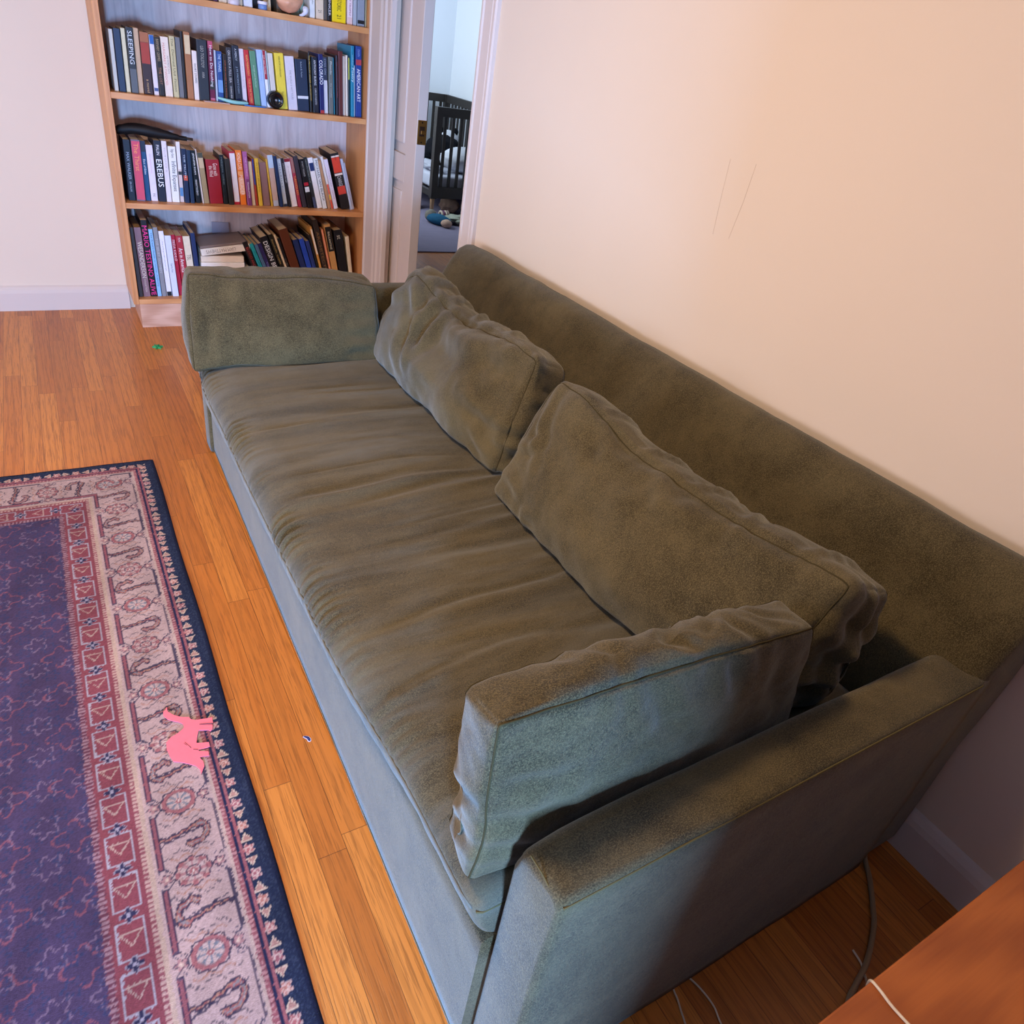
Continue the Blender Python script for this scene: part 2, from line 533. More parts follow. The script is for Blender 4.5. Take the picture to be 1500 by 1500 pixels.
BOOKS = [
(1,0.5594,0.0380,0.224,0.012,'#8d8479','grey-brown hardback',[],[]),
(1,0.6020,0.0420,0.216,0.012,'#d8cdb8','cream paperback',[],[]),
(1,0.6485,0.0596,0.234,0.012,'#b9b2aa','light grey hardback',[],[]),
(1,0.7110,0.0280,0.219,0.012,'#3a2f3d','dark purple-black hardback',[],[]),
(1,0.7430,0.0168,0.214,0.012,'#5a3f63','plum paperback',[],[]),
(1,0.7644,0.0337,0.234,0.012,'#d9c7ad','wide tan paperback',[],[]),
(1,0.8011,0.0288,0.265,0.012,'#e9e0d6','off-white paperback',[],[]),
(1,0.8347,0.0274,0.258,0.012,'#cfc0a8','sandy paperback',[],[]),
(1,0.8669,0.0367,0.256,0.012,'#dfe3f2','thick bluish-white hardback',[],[]),
(1,0.9088,0.0134,0.223,0.012,'#2f5596','narrow blue paperback',[],[]),
(1,0.9253,0.0374,0.242,0.012,'#23232b','black hardback with white lettering',[('AMERIC', '#e8e8ea', 0.55, 0.8, 0.35)],[]),
(1,0.9713,0.0324,0.227,0.012,'#ecd9b4','cream book with tiny grey spine emblem',[('WC', '#7f8078', 0.82, 0.9, 0.45)],[]),
(1,1.0294,0.0521,0.220,0.012,'#6f675c','dim taupe hardback',[],[]),
(1,1.0942,0.0376,0.216,0.012,'#8a9a83','grey-green hardback behind the shell',[],[]),
(1,1.1357,0.0148,0.223,0.012,'#b7cdb0','pale green paperback',[],[]),
(1,1.1537,0.0232,0.266,0.012,'#e6e8e6','silvery white paperback',[('The Peripatetic Coffin', '#777770', 0.4, 0.8, 0.35)],[]),
(1,1.1821,0.0346,0.260,0.012,'#e3ceb4','tan book with small dark emblem near its foot',[('21', '#55483a', 0.86, 0.9, 0.4)],[]),
(1,1.2192,0.0140,0.258,0.012,'#5d544e','dark taupe paperback',[],[]),
(1,1.2352,0.0178,0.258,0.012,'#241d1f','narrow black book with white capitals',[('AN DE DRINKER', '#e6e0e4', 0.3, 0.92, 0.5)],[]),
(1,1.2562,0.0642,0.222,0.012,'#f6d613','thick bright yellow book with bold black capitals',[('MIXED HISTORIC', '#2b2a1c', 0.35, 0.8, 0.42), ('21', '#2b2a1c', 0.86, 0.93, 0.3)],[]),
(1,1.3278,0.0249,0.229,0.012,'#ecd8dc','pale pink-white paperback',[('SAINT TROPEZ', '#9a5a66', 0.45, 0.85, 0.3)],[(0.0, 0.13, '#e5c3bd')]),
(1,1.3560,0.0168,0.248,0.012,'#a9afb8','grey glossy paperback',[],[]),
(1,1.3757,0.0346,0.254,0.012,'#8d96a3','grey-blue book with white triangle emblem',[],[(0.04, 0.1, '#17171a')]),
(1,1.4145,0.0184,0.261,0.012,'#b3ab86','olive-beige paperback at the right end',[],[]),
(2,0.2968,0.0231,0.221,-0.020,'#8f4b35','rust brown paperback',[],[]),
(2,0.3227,0.0151,0.222,-0.020,'#d9d5cb','off-white thin paperback',[],[]),
(2,0.3406,0.0250,0.227,-0.020,'#23324f','dark blue hardback',[],[]),
(2,0.3685,0.0163,0.231,-0.020,'#d8cfae','pale yellow paperback',[],[]),
(2,0.3867,0.0271,0.237,-0.020,'#2b2c30','black and speckled grey hardback',[('SLEEPING', '#d8dde2', 0.05, 0.55, 0.6)],[(0.0, 0.38, '#5c5f63')]),
(2,0.4150,0.0199,0.238,-0.020,'#c9a888','fawn tan paperback',[],[]),
(2,0.4368,0.0351,0.228,-0.020,'#3b2422','dark brown book with a red upper block',[('a novel', '#c9a06b', 0.75, 0.97, 0.3)],[(0.5, 0.84, '#a63a26'), (0.84, 1, '#a5643d')]),
(2,0.4762,0.0190,0.222,-0.004,'#e3d7da','pinkish-white paperback with blue picture at its top',[],[(0.85, 1, '#2d5ea8'), (0.07, 0.13, '#4b5a8c')]),
(2,0.4971,0.0205,0.217,-0.001,'#28211b','black paperback with faded capitals',[('BARNABY GRIMES', '#b39a75', 0.03, 0.4, 0.5), ('THE LOST', '#a8764f', 0.5, 0.8, 0.5)],[]),
(2,0.5205,0.0301,0.222,-0.001,'#ead9cb','wide cream hardback with pink lettering',[('MARGARET ATWOOD', '#d88a80', 0.1, 0.8, 0.3, -0.2), ('AMERICAN', '#a59a93', 0.3, 0.6, 0.25, 0.22)],[]),
(2,0.5539,0.0213,0.228,-0.004,'#c9bd92','khaki beige paperback with dark lettering',[('The  Damned Utd  Fiction', '#5f5636', 0.03, 0.9, 0.4)],[]),
(2,0.5770,0.0200,0.227,-0.008,'#77767a','plain medium grey paperback',[],[]),
(2,0.5989,0.0102,0.251,-0.008,'#1f1d20','narrow tall black paperback',[],[]),
(2,0.6110,0.0245,0.251,-0.008,'#a9704a','tall copper brown paperback with cream label',[],[(0.68, 0.96, '#d9c19a')]),
(2,0.6382,0.0190,0.187,-0.012,'#e9dcd6','short white paperback with black lettering',[('SHORT STORIES', '#3a3434', 0.25, 0.65, 0.4)],[]),
(2,0.6594,0.0413,0.231,-0.012,'#2c3038','thick black classic with thin grey lettering',[('LEO TOLSTOY', '#b4aea4', 0.1, 0.45, 0.3), ('ANNA', '#b4aea4', 0.52, 0.62, 0.25)],[]),
(2,0.7049,0.0223,0.231,-0.012,'#6e1f3f','magenta and dark floral paperback with bold white title',[('How to Do Nothing', '#fbf3f5', 0.07, 0.75, 0.62)],[(0.0, 0.06, '#c66a84'), (0.88, 1, '#c0506e'), (0.2, 0.35, '#33332c')]),
(2,0.7295,0.0066,0.200,-0.012,'#b9c3d6','very thin pale blue paperback',[],[]),
(2,0.7380,0.0226,0.198,-0.012,'#2c4f8f','bright blue paperback with sky picture',[('THE TUNNEL', '#cfe0f4', 0.05, 0.4, 0.5)],[(0.2, 0.45, '#6f9bd0')]),
(2,0.7648,0.0167,0.190,-0.011,'#2a2220','black paperback with orange lettering',[('and the ocean is a memory', '#d0693f', 0.12, 0.95, 0.35)],[]),
(2,0.7864,0.0234,0.217,0.011,'#3b383e','charcoal hardback with white title',[('ON SUCH A FULL SEA', '#d8d4d2', 0.05, 0.62, 0.42), ('CHANG-RAE LEE', '#d8d4d2', 0.68, 0.98, 0.3)],[]),
(2,0.8147,0.0288,0.228,0.032,'#262a38','blue-black hardback with small white lettering',[('A MERCY', '#cfd3d8', 0.05, 0.25, 0.3), ('J M MCINTOSH', '#9fb0c0', 0.35, 0.8, 0.3)],[]),
(2,0.8471,0.0195,0.219,0.041,'#e2d3dc','lilac white paperback with faint title',[('the interestings', '#b59fae', 0.3, 0.8, 0.3)],[]),
(2,0.8742,0.0220,0.217,0.073,'#c4303a','red book with yellow lettering',[('ALAIN MABANCKOU', '#f2c267', 0.08, 0.45, 0.4), ('TALES OF THE TATTERED', '#f2c267', 0.5, 0.95, 0.4)],[]),
(2,0.8991,0.0260,0.217,0.076,'#5f8f72','sage green paperback with black leaf mark',[('Jesmyn and the Furies', '#cfe0cf', 0.25, 0.65, 0.3)],[]),
(2,0.9283,0.0227,0.226,0.074,'#a9c2ec','sky blue paperback',[('the argonauts', '#7f9acb', 0.2, 0.6, 0.25)],[]),
(2,0.9539,0.0138,0.226,0.077,'#f0eff4','slim white paperback with crimson top half',[('Salt and Thread', '#f3d9dc', 0.08, 0.4, 0.45)],[(0.5, 1, '#a52438')]),
(2,0.9701,0.0050,0.225,0.079,'#b9c9cb','very thin grey-blue booklet',[],[]),
(2,0.9776,0.0226,0.218,0.079,'#d8d0cb','off-white hardback with tiny letters at its foot',[('SICHA', '#55504e', 0.7, 0.95, 0.3)],[]),
(2,1.0071,0.0406,0.223,0.077,'#ecd347','yellow book with black bird mark',[('A BRIEF HISTORY OF SEVEN KILLINGS', '#4a431f', 0.05, 0.42, 0.35), ('Marlon James', '#8a7620', 0.68, 0.88, 0.35)],[]),
(2,1.0531,0.0420,0.217,0.077,'#dad3dd','thick plain white hardback with thin grey title',[('THIS WORLD IS NOT YOURS', '#8f8a93', 0.25, 0.8, 0.2)],[]),
(2,1.0989,0.0534,0.211,0.059,'#27344c','very thick navy book with a white band',[('Robert B. Parker', '#b6c0cf', 0.05, 0.35, 0.13)],[(0.24, 0.3, '#dcdce0')]),
(2,1.1561,0.0105,0.242,0.046,'#211e1c','narrow black paperback with yellow lettering',[('THE PENGUIN LEADER OF MOSCOW', '#d9b95d', 0.04, 0.8, 0.6)],[]),
(2,1.1708,0.0262,0.229,0.041,'#232630','black literary paperback with white title',[('ANTHONY BURNS', '#dfe2e8', 0.05, 0.5, 0.4), ('CARLOS FUENTES', '#c8ccd4', 0.55, 0.85, 0.3)],[]),
(2,1.2025,0.0209,0.244,0.041,'#252a63','indigo book with bold white COLORADO title',[('COLORADO', '#ffffff', 0.1, 0.5, 0.75)],[(0, 0.06, '#b33a3a')]),
(2,1.2263,0.0193,0.234,0.036,'#3a3f55','dark slate book with a white lower wedge',[('EYES ON', '#aab2c4', 0.03, 0.3, 0.4)],[(0, 0.6, '#e9e2e6')]),
(2,1.2494,0.0203,0.239,0.025,'#6d706c','grey paperback with small white title',[('Phaedo', '#d8dad6', 0.08, 0.3, 0.4), ('the novelist', '#c0c3be', 0.45, 0.7, 0.3)],[]),
(2,1.2737,0.0068,0.237,0.039,'#1f6f80','slim teal paperback',[],[]),
(2,1.2826,0.0105,0.249,0.032,'#2b1d26','slim black paperback with dim red lettering',[('YOU CAN FIND LOVE IN THESE', '#a34a52', 0.1, 0.7, 0.4)],[]),
(2,1.2952,0.0206,0.267,0.029,'#5f2b2a','plain maroon hardback',[],[]),
(2,1.3188,0.0146,0.249,0.032,'#e5d0bd','narrow cream paperback',[],[]),
(2,1.3354,0.0085,0.255,0.032,'#efe0cf','thin ivory booklet with dark rim',[],[]),
(2,1.3460,0.0076,0.251,0.029,'#2d2f2e','thin dark booklet with a yellow upper label',[],[(0.62, 0.98, '#d3cf58')]),
(2,1.3566,0.0156,0.296,0.029,'#1c7fa0','tall teal blue book with cursive white title',[('Poetry', '#e9f6fb', 0.3, 0.5, 0.85), ('anthology', '#bfe0ea', 0.12, 0.27, 0.35)],[]),
(2,1.3743,0.0059,0.218,0.030,'#e3e8ea','short thin white booklet',[],[]),
(2,1.3832,0.0301,0.298,0.027,'#1f3f8c','tall royal blue book titled AMERICAN ART',[('CRAVEN', '#8fa7dc', 0.04, 0.14, 0.35), ('AMERICAN ART', '#f4f4f4', 0.31, 0.78, 0.55)],[(0.74, 0.82, '#b0404a')]),
(3,0.2884,0.0270,0.250,-0.020,'#33415e','slate blue hardback',[],[]),
(3,0.3209,0.0290,0.252,-0.020,'#171a27','black book with silver lettering',[('MAX WALKER', '#aab4c8', 0.2, 0.65, 0.4), ('LEN COLLINS', '#d8dce6', 0.68, 0.85, 0.25)],[]),
(3,0.3532,0.0366,0.255,-0.020,'#6f6577','wide pink-red book in a mauve slipcase',[('The Thirst', '#f2a05c', 0.06, 0.5, 0.5)],[(0.02, 0.98, '#cf4a63')]),
(3,0.3924,0.0206,0.251,-0.013,'#1f4d78','blue paperback with a navy top',[('East of Eden', '#e3e9f0', 0.3, 0.55, 0.4)],[(0.82, 1, '#20283c')]),
(3,0.4157,0.0284,0.236,-0.006,'#e6dce6','white book with pale pink script',[('the enchantment', '#d9a6bc', 0.15, 0.5, 0.2), ('FSG', '#44404a', 0.86, 0.92, 0.3)],[]),
(3,0.4479,0.0306,0.258,-0.006,'#1c1d2e','navy black book titled EREBUS',[('PALIN', '#e8e2e6', 0.07, 0.23, 0.4), ('EREBUS', '#ffffff', 0.3, 0.75, 0.75)],[]),
(3,0.4811,0.0212,0.258,-0.006,'#e4dce2','tall white paperback with faint grey title',[('YOUR DUCK IS', '#b9aeb8', 0.1, 0.5, 0.35)],[]),
(3,0.5046,0.0322,0.238,-0.014,'#eceae8','white book with black handwritten title',[('Edgar Keret', '#26242a', 0.05, 0.2, 0.5), ('Infinite Expanses', '#1d1b20', 0.26, 0.8, 0.7)],[]),
(3,0.5403,0.0170,0.259,-0.014,'#d9c6c2','narrow multicolour paperback, white above pink',[],[(0.55, 1, '#e9e4df'), (0.1, 0.25, '#5a88b8'), (0.46, 0.52, '#2c2c2c')]),
(3,0.5596,0.0198,0.233,-0.014,'#1e2a48','navy paperback with a small orange flash',[('THE TRUTH', '#dfe6ee', 0.1, 0.6, 0.3)],[(0.42, 0.52, '#c9553a')]),
(3,0.5841,0.0175,0.230,0.003,'#20304a','plain dark blue paperback',[],[]),
(3,0.6095,0.0210,0.228,0.035,'#141619','black book with white author capitals',[('JENNIFER EGAN', '#f0f0f0', 0.05, 0.45, 0.45), ('MANHATTAN BEACH', '#d9d9d9', 0.55, 0.85, 0.4)],[]),
(3,0.6386,0.0050,0.235,0.068,'#e2d6d2','narrow white paperback with brown marks',[('SULA', '#5a4a44', 0.02, 0.15, 0.6)],[]),
(3,0.6458,0.0234,0.221,0.068,'#a38f6c','mottled beige paperback with dark top',[],[(0.9, 1, '#4a4a3c'), (0.7, 0.9, '#cbb391')]),
(3,0.6728,0.0597,0.194,0.040,'#9a1f2e','very thick crimson book with cursive white title',[('Gone with', '#f1e3dc', 0.08, 0.36, 0.32, 0.17), ('the Wind', '#f1e3dc', 0.14, 0.38, 0.28, -0.17)],[]),
(3,0.7361,0.0196,0.218,0.040,'#1b2228','black paperback with fine blue-grey print',[('rebecca solnit', '#7f95a0', 0.05, 0.6, 0.35)],[]),
(3,0.7593,0.0222,0.204,0.054,'#2b2a28','short charcoal hardback',[],[]),
(3,0.7844,0.0272,0.236,0.054,'#b32a3f','red hardback with a white spine strip',[],[(0.05, 0.97, '#e9e3ea')]),
(3,0.8153,0.0275,0.244,0.056,'#ec7f2d','orange paperback with cream lettering',[('HONDA CURE', '#fbeadd', 0.05, 0.35, 0.6), ('PERSUADER', '#fbeadd', 0.45, 0.82, 0.6)],[(0.55, 0.62, '#f0a56a'), (0.2, 0.5, '#f2b08a')]),
(3,0.8469,0.0190,0.242,0.061,'#a8619b','violet paperback turning plum at its foot',[('THE MISTRESS', '#e5b8dc', 0.1, 0.45, 0.35), ('TRANSLATION', '#ffffff', 0.55, 0.85, 0.35)],[(0, 0.5, '#7a3f72')]),
(3,0.8696,0.0154,0.198,0.058,'#e3cfae','plain cream hardback',[],[]),
(3,0.8874,0.0102,0.211,0.067,'#a73b2c','thin paperback, royal blue above brick red',[],[(0.45, 1, '#27408f')]),
(3,0.9013,0.0172,0.216,0.070,'#dcb23c','golden yellow paperback',[('the book of difficult fruit', '#6a5418', 0.08, 0.7, 0.3)],[]),
(3,0.9231,0.0334,0.198,0.077,'#8d6a68','faded mauve hardback',[],[]),
(3,0.9616,0.0077,0.216,0.099,'#d2a83c','very thin mustard paperback',[],[]),
(3,0.9722,0.0269,0.234,0.109,'#c5a79a','peach marbled paperback with sky blue top',[],[(0.75, 1, '#b9cfe6'), (0, 0.12, '#b4b8c6')]),
(3,1.0034,0.0156,0.234,0.123,'#1d3156','narrow navy paperback',[],[]),
(3,1.0223,0.0201,0.221,0.135,'#c6d0da','ice grey paperback with widely spaced dots',[('H I L L B I L L Y', '#6b7a88', 0.1, 0.6, 0.3)],[(0, 0.06, '#22304a')]),
(3,1.0468,0.0130,0.226,0.151,'#22222a','black paperback with small white print',[('and then there was night', '#d0d0d8', 0.1, 0.5, 0.5)],[]),
(3,1.0638,0.0300,0.224,0.164,'#ebe3e6','white hardback with a dark red top band',[('the long ascent', '#b8a9b0', 0.15, 0.4, 0.25)],[(0.93, 1, '#8b1f30')]),
(3,1.0985,0.0158,0.230,0.180,'#a8344a','mauve and red paperback with yellow title',[('TANGLED', '#f0b04a', 0.35, 0.75, 0.6)],[(0.7, 1, '#a0706c')]),
(3,1.1193,0.0215,0.240,0.192,'#3c3640','thick dark aubergine hardback',[],[]),
(3,1.1442,0.0252,0.230,0.194,'#19171a','black paperback with red and white squares',[('IF NOT PASSAGE', '#bdbdbd', 0.05, 0.35, 0.35)],[(0.33, 0.44, '#dfe3ea'), (0.46, 0.53, '#b02436')]),
(3,1.1754,0.0158,0.241,0.215,'#2d3134','narrow olive black paperback',[('NOTES FROM THE', '#9ba39a', 0.05, 0.5, 0.4)],[(0, 0.22, '#4a5578')]),
(3,1.1946,0.0246,0.240,0.215,'#eeeef2','white paperback with a blue square emblem',[],[(0.74, 0.9, '#22366c')]),
(3,1.2227,0.0203,0.240,0.215,'#dfe3e6','white paperback with grey block capitals',[('MICHAEL IAN BLACK', '#4c5560', 0.04, 0.85, 0.55)],[]),
(3,1.2482,0.0151,0.231,0.232,'#b98f6c','light brown paperback',[],[]),
(3,1.2658,0.0132,0.251,0.233,'#e8e4e4','slim white book turning coral and yellow below',[],[(0, 0.18, '#d8503a'), (0.18, 0.28, '#e3b93c'), (0.28, 0.48, '#e0664c')]),
(3,1.2825,0.0205,0.239,0.243,'#e4ddec','plain lavender white paperback',[('WHERE AM I NOW', '#b9b0c4', 0.2, 0.8, 0.3)],[]),
(3,1.3207,0.0436,0.269,0.243,'#1f1b1c','thick black book with red title blocks',[('THE MAN IN', '#2a1512', 0.03, 0.12, 0.3), ('CHARGE', '#c9c6c4', 0.4, 0.58, 0.6)],[(0.66, 0.93, '#d6432f'), (0.27, 0.42, '#d24436'), (0.93, 0.96, '#ead9cf'), (0.61, 0.65, '#ead9cf')]),
(3,1.3696,0.0136,0.249,0.247,'#b8c0d4','leaning pale blue paperback',[],[]),
(3,1.3858,0.0090,0.229,0.251,'#cfd6ea','thin lavender-white booklet at the right end',[],[]),
(4,0.3076,0.0187,0.324,0.017,'#3c3433','dark umber hardback with white dot at its foot',[],[]),
(4,0.3289,0.0296,0.325,0.018,'#8d6c74','wide dusty mauve book with cream capitals',[('WESANDERSON', '#eadcc9', 0.2, 0.72, 0.62), ('COLLECTION', '#e0d0c0', 0.74, 0.93, 0.25)],[]),
(4,0.3613,0.0267,0.359,0.019,'#1a1418','tall black book with hot pink capitals',[('MARIO TESTINO ALIVE', '#ee2f8c', 0.07, 0.98, 0.8)],[]),
(4,0.3908,0.0183,0.318,0.022,'#8fbfe8','light blue paperback with small dark title',[("The Artist's Guide to Human Anatomy", '#33507a', 0.05, 0.85, 0.45)],[]),
(4,0.4111,0.0200,0.327,0.022,'#8a8a90','grey cloth hardback with faint capitals',[('THE SELBY WOMEN', '#b9b9bd', 0.15, 0.65, 0.5)],[]),
(4,0.4339,0.0225,0.310,0.024,'#e9e6ee','white paperback with a black label at its foot',[('The unforgettable photograph', '#8a8894', 0.15, 0.6, 0.25)],[(0, 0.07, '#17171c')]),
(4,0.4592,0.0275,0.292,0.029,'#d6dcec','bluish white thick paperback',[('Saints Fox', '#4a5266', 0.45, 0.6, 0.3)],[]),
(4,0.4905,0.0179,0.293,0.040,'#b2203c','narrow crimson book with white capitals',[('FRIDA KAHLO', '#f3dfe0', 0.08, 0.42, 0.6)],[]),
(4,0.5112,0.0311,0.289,0.043,'#a82634','wide red book with bold white title',[('MOMA', '#f0d8d4', 0.03, 0.1, 0.5), ('Art in America', '#f6ece8', 0.2, 0.6, 0.55)],[]),
(4,0.5452,0.0314,0.288,0.047,'#e2d2b8','cream hardback with two grey initials',[('TBL', '#8a7d6c', 0.3, 0.4, 0.6)],[]),
(4,0.5795,0.0202,0.305,0.043,'#1d2c58','tall navy hardback beside the lying books',[],[]),
]

# ================================================================== materials of the room
def floor_material():
    t = NT('oak_floor')
    p = t.pos()
    x, y, z = t.sep(p)
    W = 0.0578
    v = t.math('DIVIDE', t.math('SUBTRACT', x, 0.0157), W)
    row = t.math('FLOOR', v)
    wn = t.n('ShaderNodeTexWhiteNoise', noise_dimensions='1D')
    t.link(row, wn.inputs['W'])
    r1 = wn.outputs['Value']
    u = t.math('ADD', t.math('DIVIDE', y, 0.83), t.math('MULTIPLY', r1, 7.3))
    colm = t.math('FLOOR', u)
    wn2 = t.n('ShaderNodeTexWhiteNoise', noise_dimensions='2D')
    t.link(t.comb(row, colm, 0.0), wn2.inputs['Vector'])
    rc = t.sep(wn2.outputs['Color'])
    # grain
    q = t.comb(t.math('ADD', x, t.math('MULTIPLY', rc[0], 9.0)), t.math('MULTIPLY', y, 0.085), t.math('MULTIPLY', rc[1], 5.0))
    cath = t.n('ShaderNodeTexWave', wave_type='BANDS', bands_direction='X')
    t.link(q, cath.inputs[0])
    cath.inputs['Scale'].default_value = 13
    cath.inputs['Distortion'].default_value = 16.0
    cath.inputs['Detail'].default_value = 2.5
    cath.inputs['Detail Scale'].default_value = 0.7
    fib = t.noise(t.comb(t.math('MULTIPLY', x, 300), t.math('MULTIPLY', y, 9), rc[1]), 1.0, 3, 0.65)
    pores = t.ramp(fib, [(0.52, 0.0), (0.60, 1.0)])
    soft = t.noise(q, 9, 3, 0.5, 0.6)
    tone = t.ramp(rc[2], [(0.0, lin('#a45a20')), (0.35, lin('#b26424')), (0.7, lin('#be702b')), (1.0, lin('#c87d36'))])
    dark = t.mixc(0.55, tone, lin('#6e3208'))
    g = t.math('MULTIPLY', t.ramp(cath.outputs['Fac'], [(0.06, 1.0), (0.34, 0.0)]), 0.55)
    c = t.mixc(g, tone, dark)
    c = t.mixc(t.math('MULTIPLY', pores, 0.55), c, lin('#6b3410'))
    c = t.mixc(t.math('MULTIPLY', soft, 0.25), c, lin('#dd9a4c'))
    # gaps between boards and board ends
    fv = t.math('FRACT', v)
    fu = t.math('FRACT', u)
    gap = t.math('LESS_THAN', t.math('MINIMUM', fv, t.math('SUBTRACT', 1.0, fv)), 0.011)
    gap2 = t.math('LESS_THAN', t.math('MINIMUM', fu, t.math('SUBTRACT', 1.0, fu)), 0.0009)
    gp = t.math('MAXIMUM', gap, gap2)
    c = t.mixc(t.math('MULTIPLY', gp, 0.7), c, lin('#3d1c08'))
    t.base(c)
    t.set(Roughness=0.33)
    t.b.inputs['Specular IOR Level'].default_value = 0.45
    hgt = t.math('SUBTRACT', t.math('MULTIPLY', soft, 0.4), t.math('ADD', t.math('MULTIPLY', gp, 1.0), t.math('MULTIPLY', pores, 0.2)))
    t.link(t.bump(hgt, 0.25, 0.0012), t.b.inputs['Normal'])
    return t.m


def wall_material(name, c, b=0.05):
    t = NT(name)
    p = t.pos()
    n1 = t.noise(p, 1.7, 4, 0.6)
    n2 = t.noise(p, 55, 4, 0.6)
    t.base(t.mixc(n1, tuple(q * 0.965 for q in c), tuple(min(1, q * 1.02) for q in c)))
    t.set(Roughness=0.62)
    t.b.inputs['Specular IOR Level'].default_value = 0.3
    t.link(t.bump(n2, b, 0.003), t.b.inputs['Normal'])
    return t.m


M_FLOOR = floor_material()
M_WALL = wall_material('cream_wall_paint', (0.725, 0.605, 0.485))
M_WALL_DIM = wall_material('unseen_wall_darkened', (0.12, 0.10, 0.085))  # unseen walls, darkened to cut bounced light
M_CEIL = wall_material('ceiling_paint', (0.50, 0.48, 0.45))
M_TRIM = wall_material('glossy_trim_paint', (0.63, 0.54, 0.49), 0.03)
M_BLOCKER = wood('blocker_dark_wood', (0.05, 0.03, 0.02), (0.10, 0.06, 0.04), 'z', 0.5)  # for the added light blocker, dark so it reflects little
M_KID = wall_material('pale_bedroom_paint', (0.80, 0.84, 0.90))
M_CASE = wood('honey_pine', lin('#bd7c47'), lin('#d89a62'), 'z', 0.42, ring=7)
M_CASEX = wood('honey_pine_shelf', lin('#c4834c'), lin('#dea26a'), 'x', 0.42, ring=7)
M_EDGE = wood('pine_edge', lin('#cf8a48'), lin('#dc9c5c'), 'x', 0.42, ring=9)
def back_material():
    t = NT('pale_ply')
    p = t.pos()
    a = t.noise(t.scale(p, (1, 1, 0.22)), 9, 5, 0.62, 1.2)
    ln = t.noise(t.scale(p, (1, 1, 0.05)), 42, 3, 0.6, 0.8)
    c = t.ramp(a, [(0.30, (0.64, 0.47, 0.43)), (0.72, (0.90, 0.76, 0.71))])
    t.base(t.mixc(t.math('MULTIPLY', t.ramp(ln, [(0.50, 0.0), (0.66, 1.0)]), 0.35), c, (0.42, 0.33, 0.32)))
    t.set(Roughness=0.6)
    return t.m


M_BACK = back_material()
M_PLINTH = wood('raw_fir', lin('#b9876a'), lin('#dcb198'), 'x', 0.6, ring=9)
M_TABLE = wood('orange_oak', lin('#8f4a22'), lin('#b4662f'), 'x', 0.4, ring=8)
M_BRASS = plain('#a5763c', 0.35, 0.5, 1.0)
M_DARKBRASS = plain('#3a2412', 0.5, 0.5, 0.6)

# ================================================================== the shell of the room
X0, X1, Y0, Y1, H = -2.42, 1.45, -1.72, 4.125, 2.62


def slab(name, x0, x1, y0, y1, z0, z1, mat, kind='structure', bev=0.0):
    o = box(name, x0, x1, y0, y1, z0, z1, mat, bev=bev)
    return finish(o, kind=kind)


def walls(name, rects, mat):
    v, f = merge([box_vf(*r) for r in rects])
    return finish(mesh_obj(name, v, f, mat), kind='structure')


slab('floor', X0 - 0.1, 5.2, Y0 - 0.1, 8.9, -0.08, 0.0, M_FLOOR)
slab('ceiling', X0 - 0.12, 5.2, Y0 - 0.12, 8.9, H, H + 0.08, M_CEIL)
# right wall with the doorway (2.70 .. 3.95; the sliding leaf closes the rest)
DY0, DY1, DZ = 2.735, 3.60, 2.06
wall_right = walls('wall_right', [(X1, X1 + 0.035, Y0, DY0, 0, H), (X1, X1 + 0.035, DY1, Y1 + 0.1, 0, H), (X1, X1 + 0.035, DY0, DY1, DZ, H),
                                  (X1 + 0.095, X1 + 0.13, Y0, DY0, 0, H), (X1 + 0.095, X1 + 0.13, 4.4, 8.5, 0, H), (X1 + 0.095, X1 + 0.13, DY0, 4.4, DZ, H),
                                  (X1 + 0.035, X1 + 0.095, Y0, DY0, 0, H)], M_WALL)
walls('wall_back', [(X0 - 0.1, X1, Y1, Y1 + 0.1, 0, H)], M_WALL)
WZ0, WZ1 = 0.50, 1.75
WIN = [(2.65, 3.55), (0.60, 1.90)]
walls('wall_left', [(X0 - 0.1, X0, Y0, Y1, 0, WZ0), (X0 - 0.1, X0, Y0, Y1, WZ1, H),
                    (X0 - 0.1, X0, Y0, -1.15, WZ0, WZ1), (X0 - 0.1, X0, -0.45, WIN[1][0], WZ0, WZ1), (X0 - 0.1, X0, WIN[1][1], WIN[0][0], WZ0, WZ1), (X0 - 0.1, X0, WIN[0][1], Y1, WZ0, WZ1)], M_WALL_DIM)
walls('wall_near', [(X0, X1, Y0 - 0.1, Y0, 0, 0.25), (X0, X1, Y0 - 0.1, Y0, 1.0, H), (X0, -1.0, Y0 - 0.1, Y0, 0.25, 1.0), (-0.5, X1, Y0 - 0.1, Y0, 0.25, 1.0)], M_WALL_DIM)
# added unseen slab, blocks window light to shade the near arm's right part
walls('light_blocker', [(0.06, X1, -0.60, -0.50, 0, H)], M_BLOCKER)
# bedroom shell
walls('wall_bedroom', [(X1 + 0.13, 4.2, 8.32, 8.42, 0, H), (4.06, 4.16, 2.3, 8.32, 0, H), (X1 + 0.13, 4.06, 2.2, 2.3, 0, H)], M_KID)
M_GLASS = NT('window_glass')
M_GLASS.set(Roughness=0.0)
M_GLASS.b.inputs['Transmission Weight'].default_value = 1.0
M_GLASS = M_GLASS.m


def window(name, axis, a0, a1, z0, z1, c):
    bars = []
    th = 0.045
    for (p0, p1, q0, q1) in ((a0, a1, z0, z0 + th), (a0, a1, z1 - th, z1), (a0, a0 + th, z0, z1), (a1 - th, a1, z0, z1), (a0, a1, (z0 + z1) / 2 - th / 2, (z0 + z1) / 2 + th / 2)):
        bars.append(box_vf(c - 0.02, c + 0.02, p0, p1, q0, q1) if axis == 'x' else box_vf(p0, p1, c - 0.02, c + 0.02, q0, q1))
    v, f = merge(bars)
    w = finish(mesh_obj(name, v, f, M_TRIM), kind='structure')
    return w


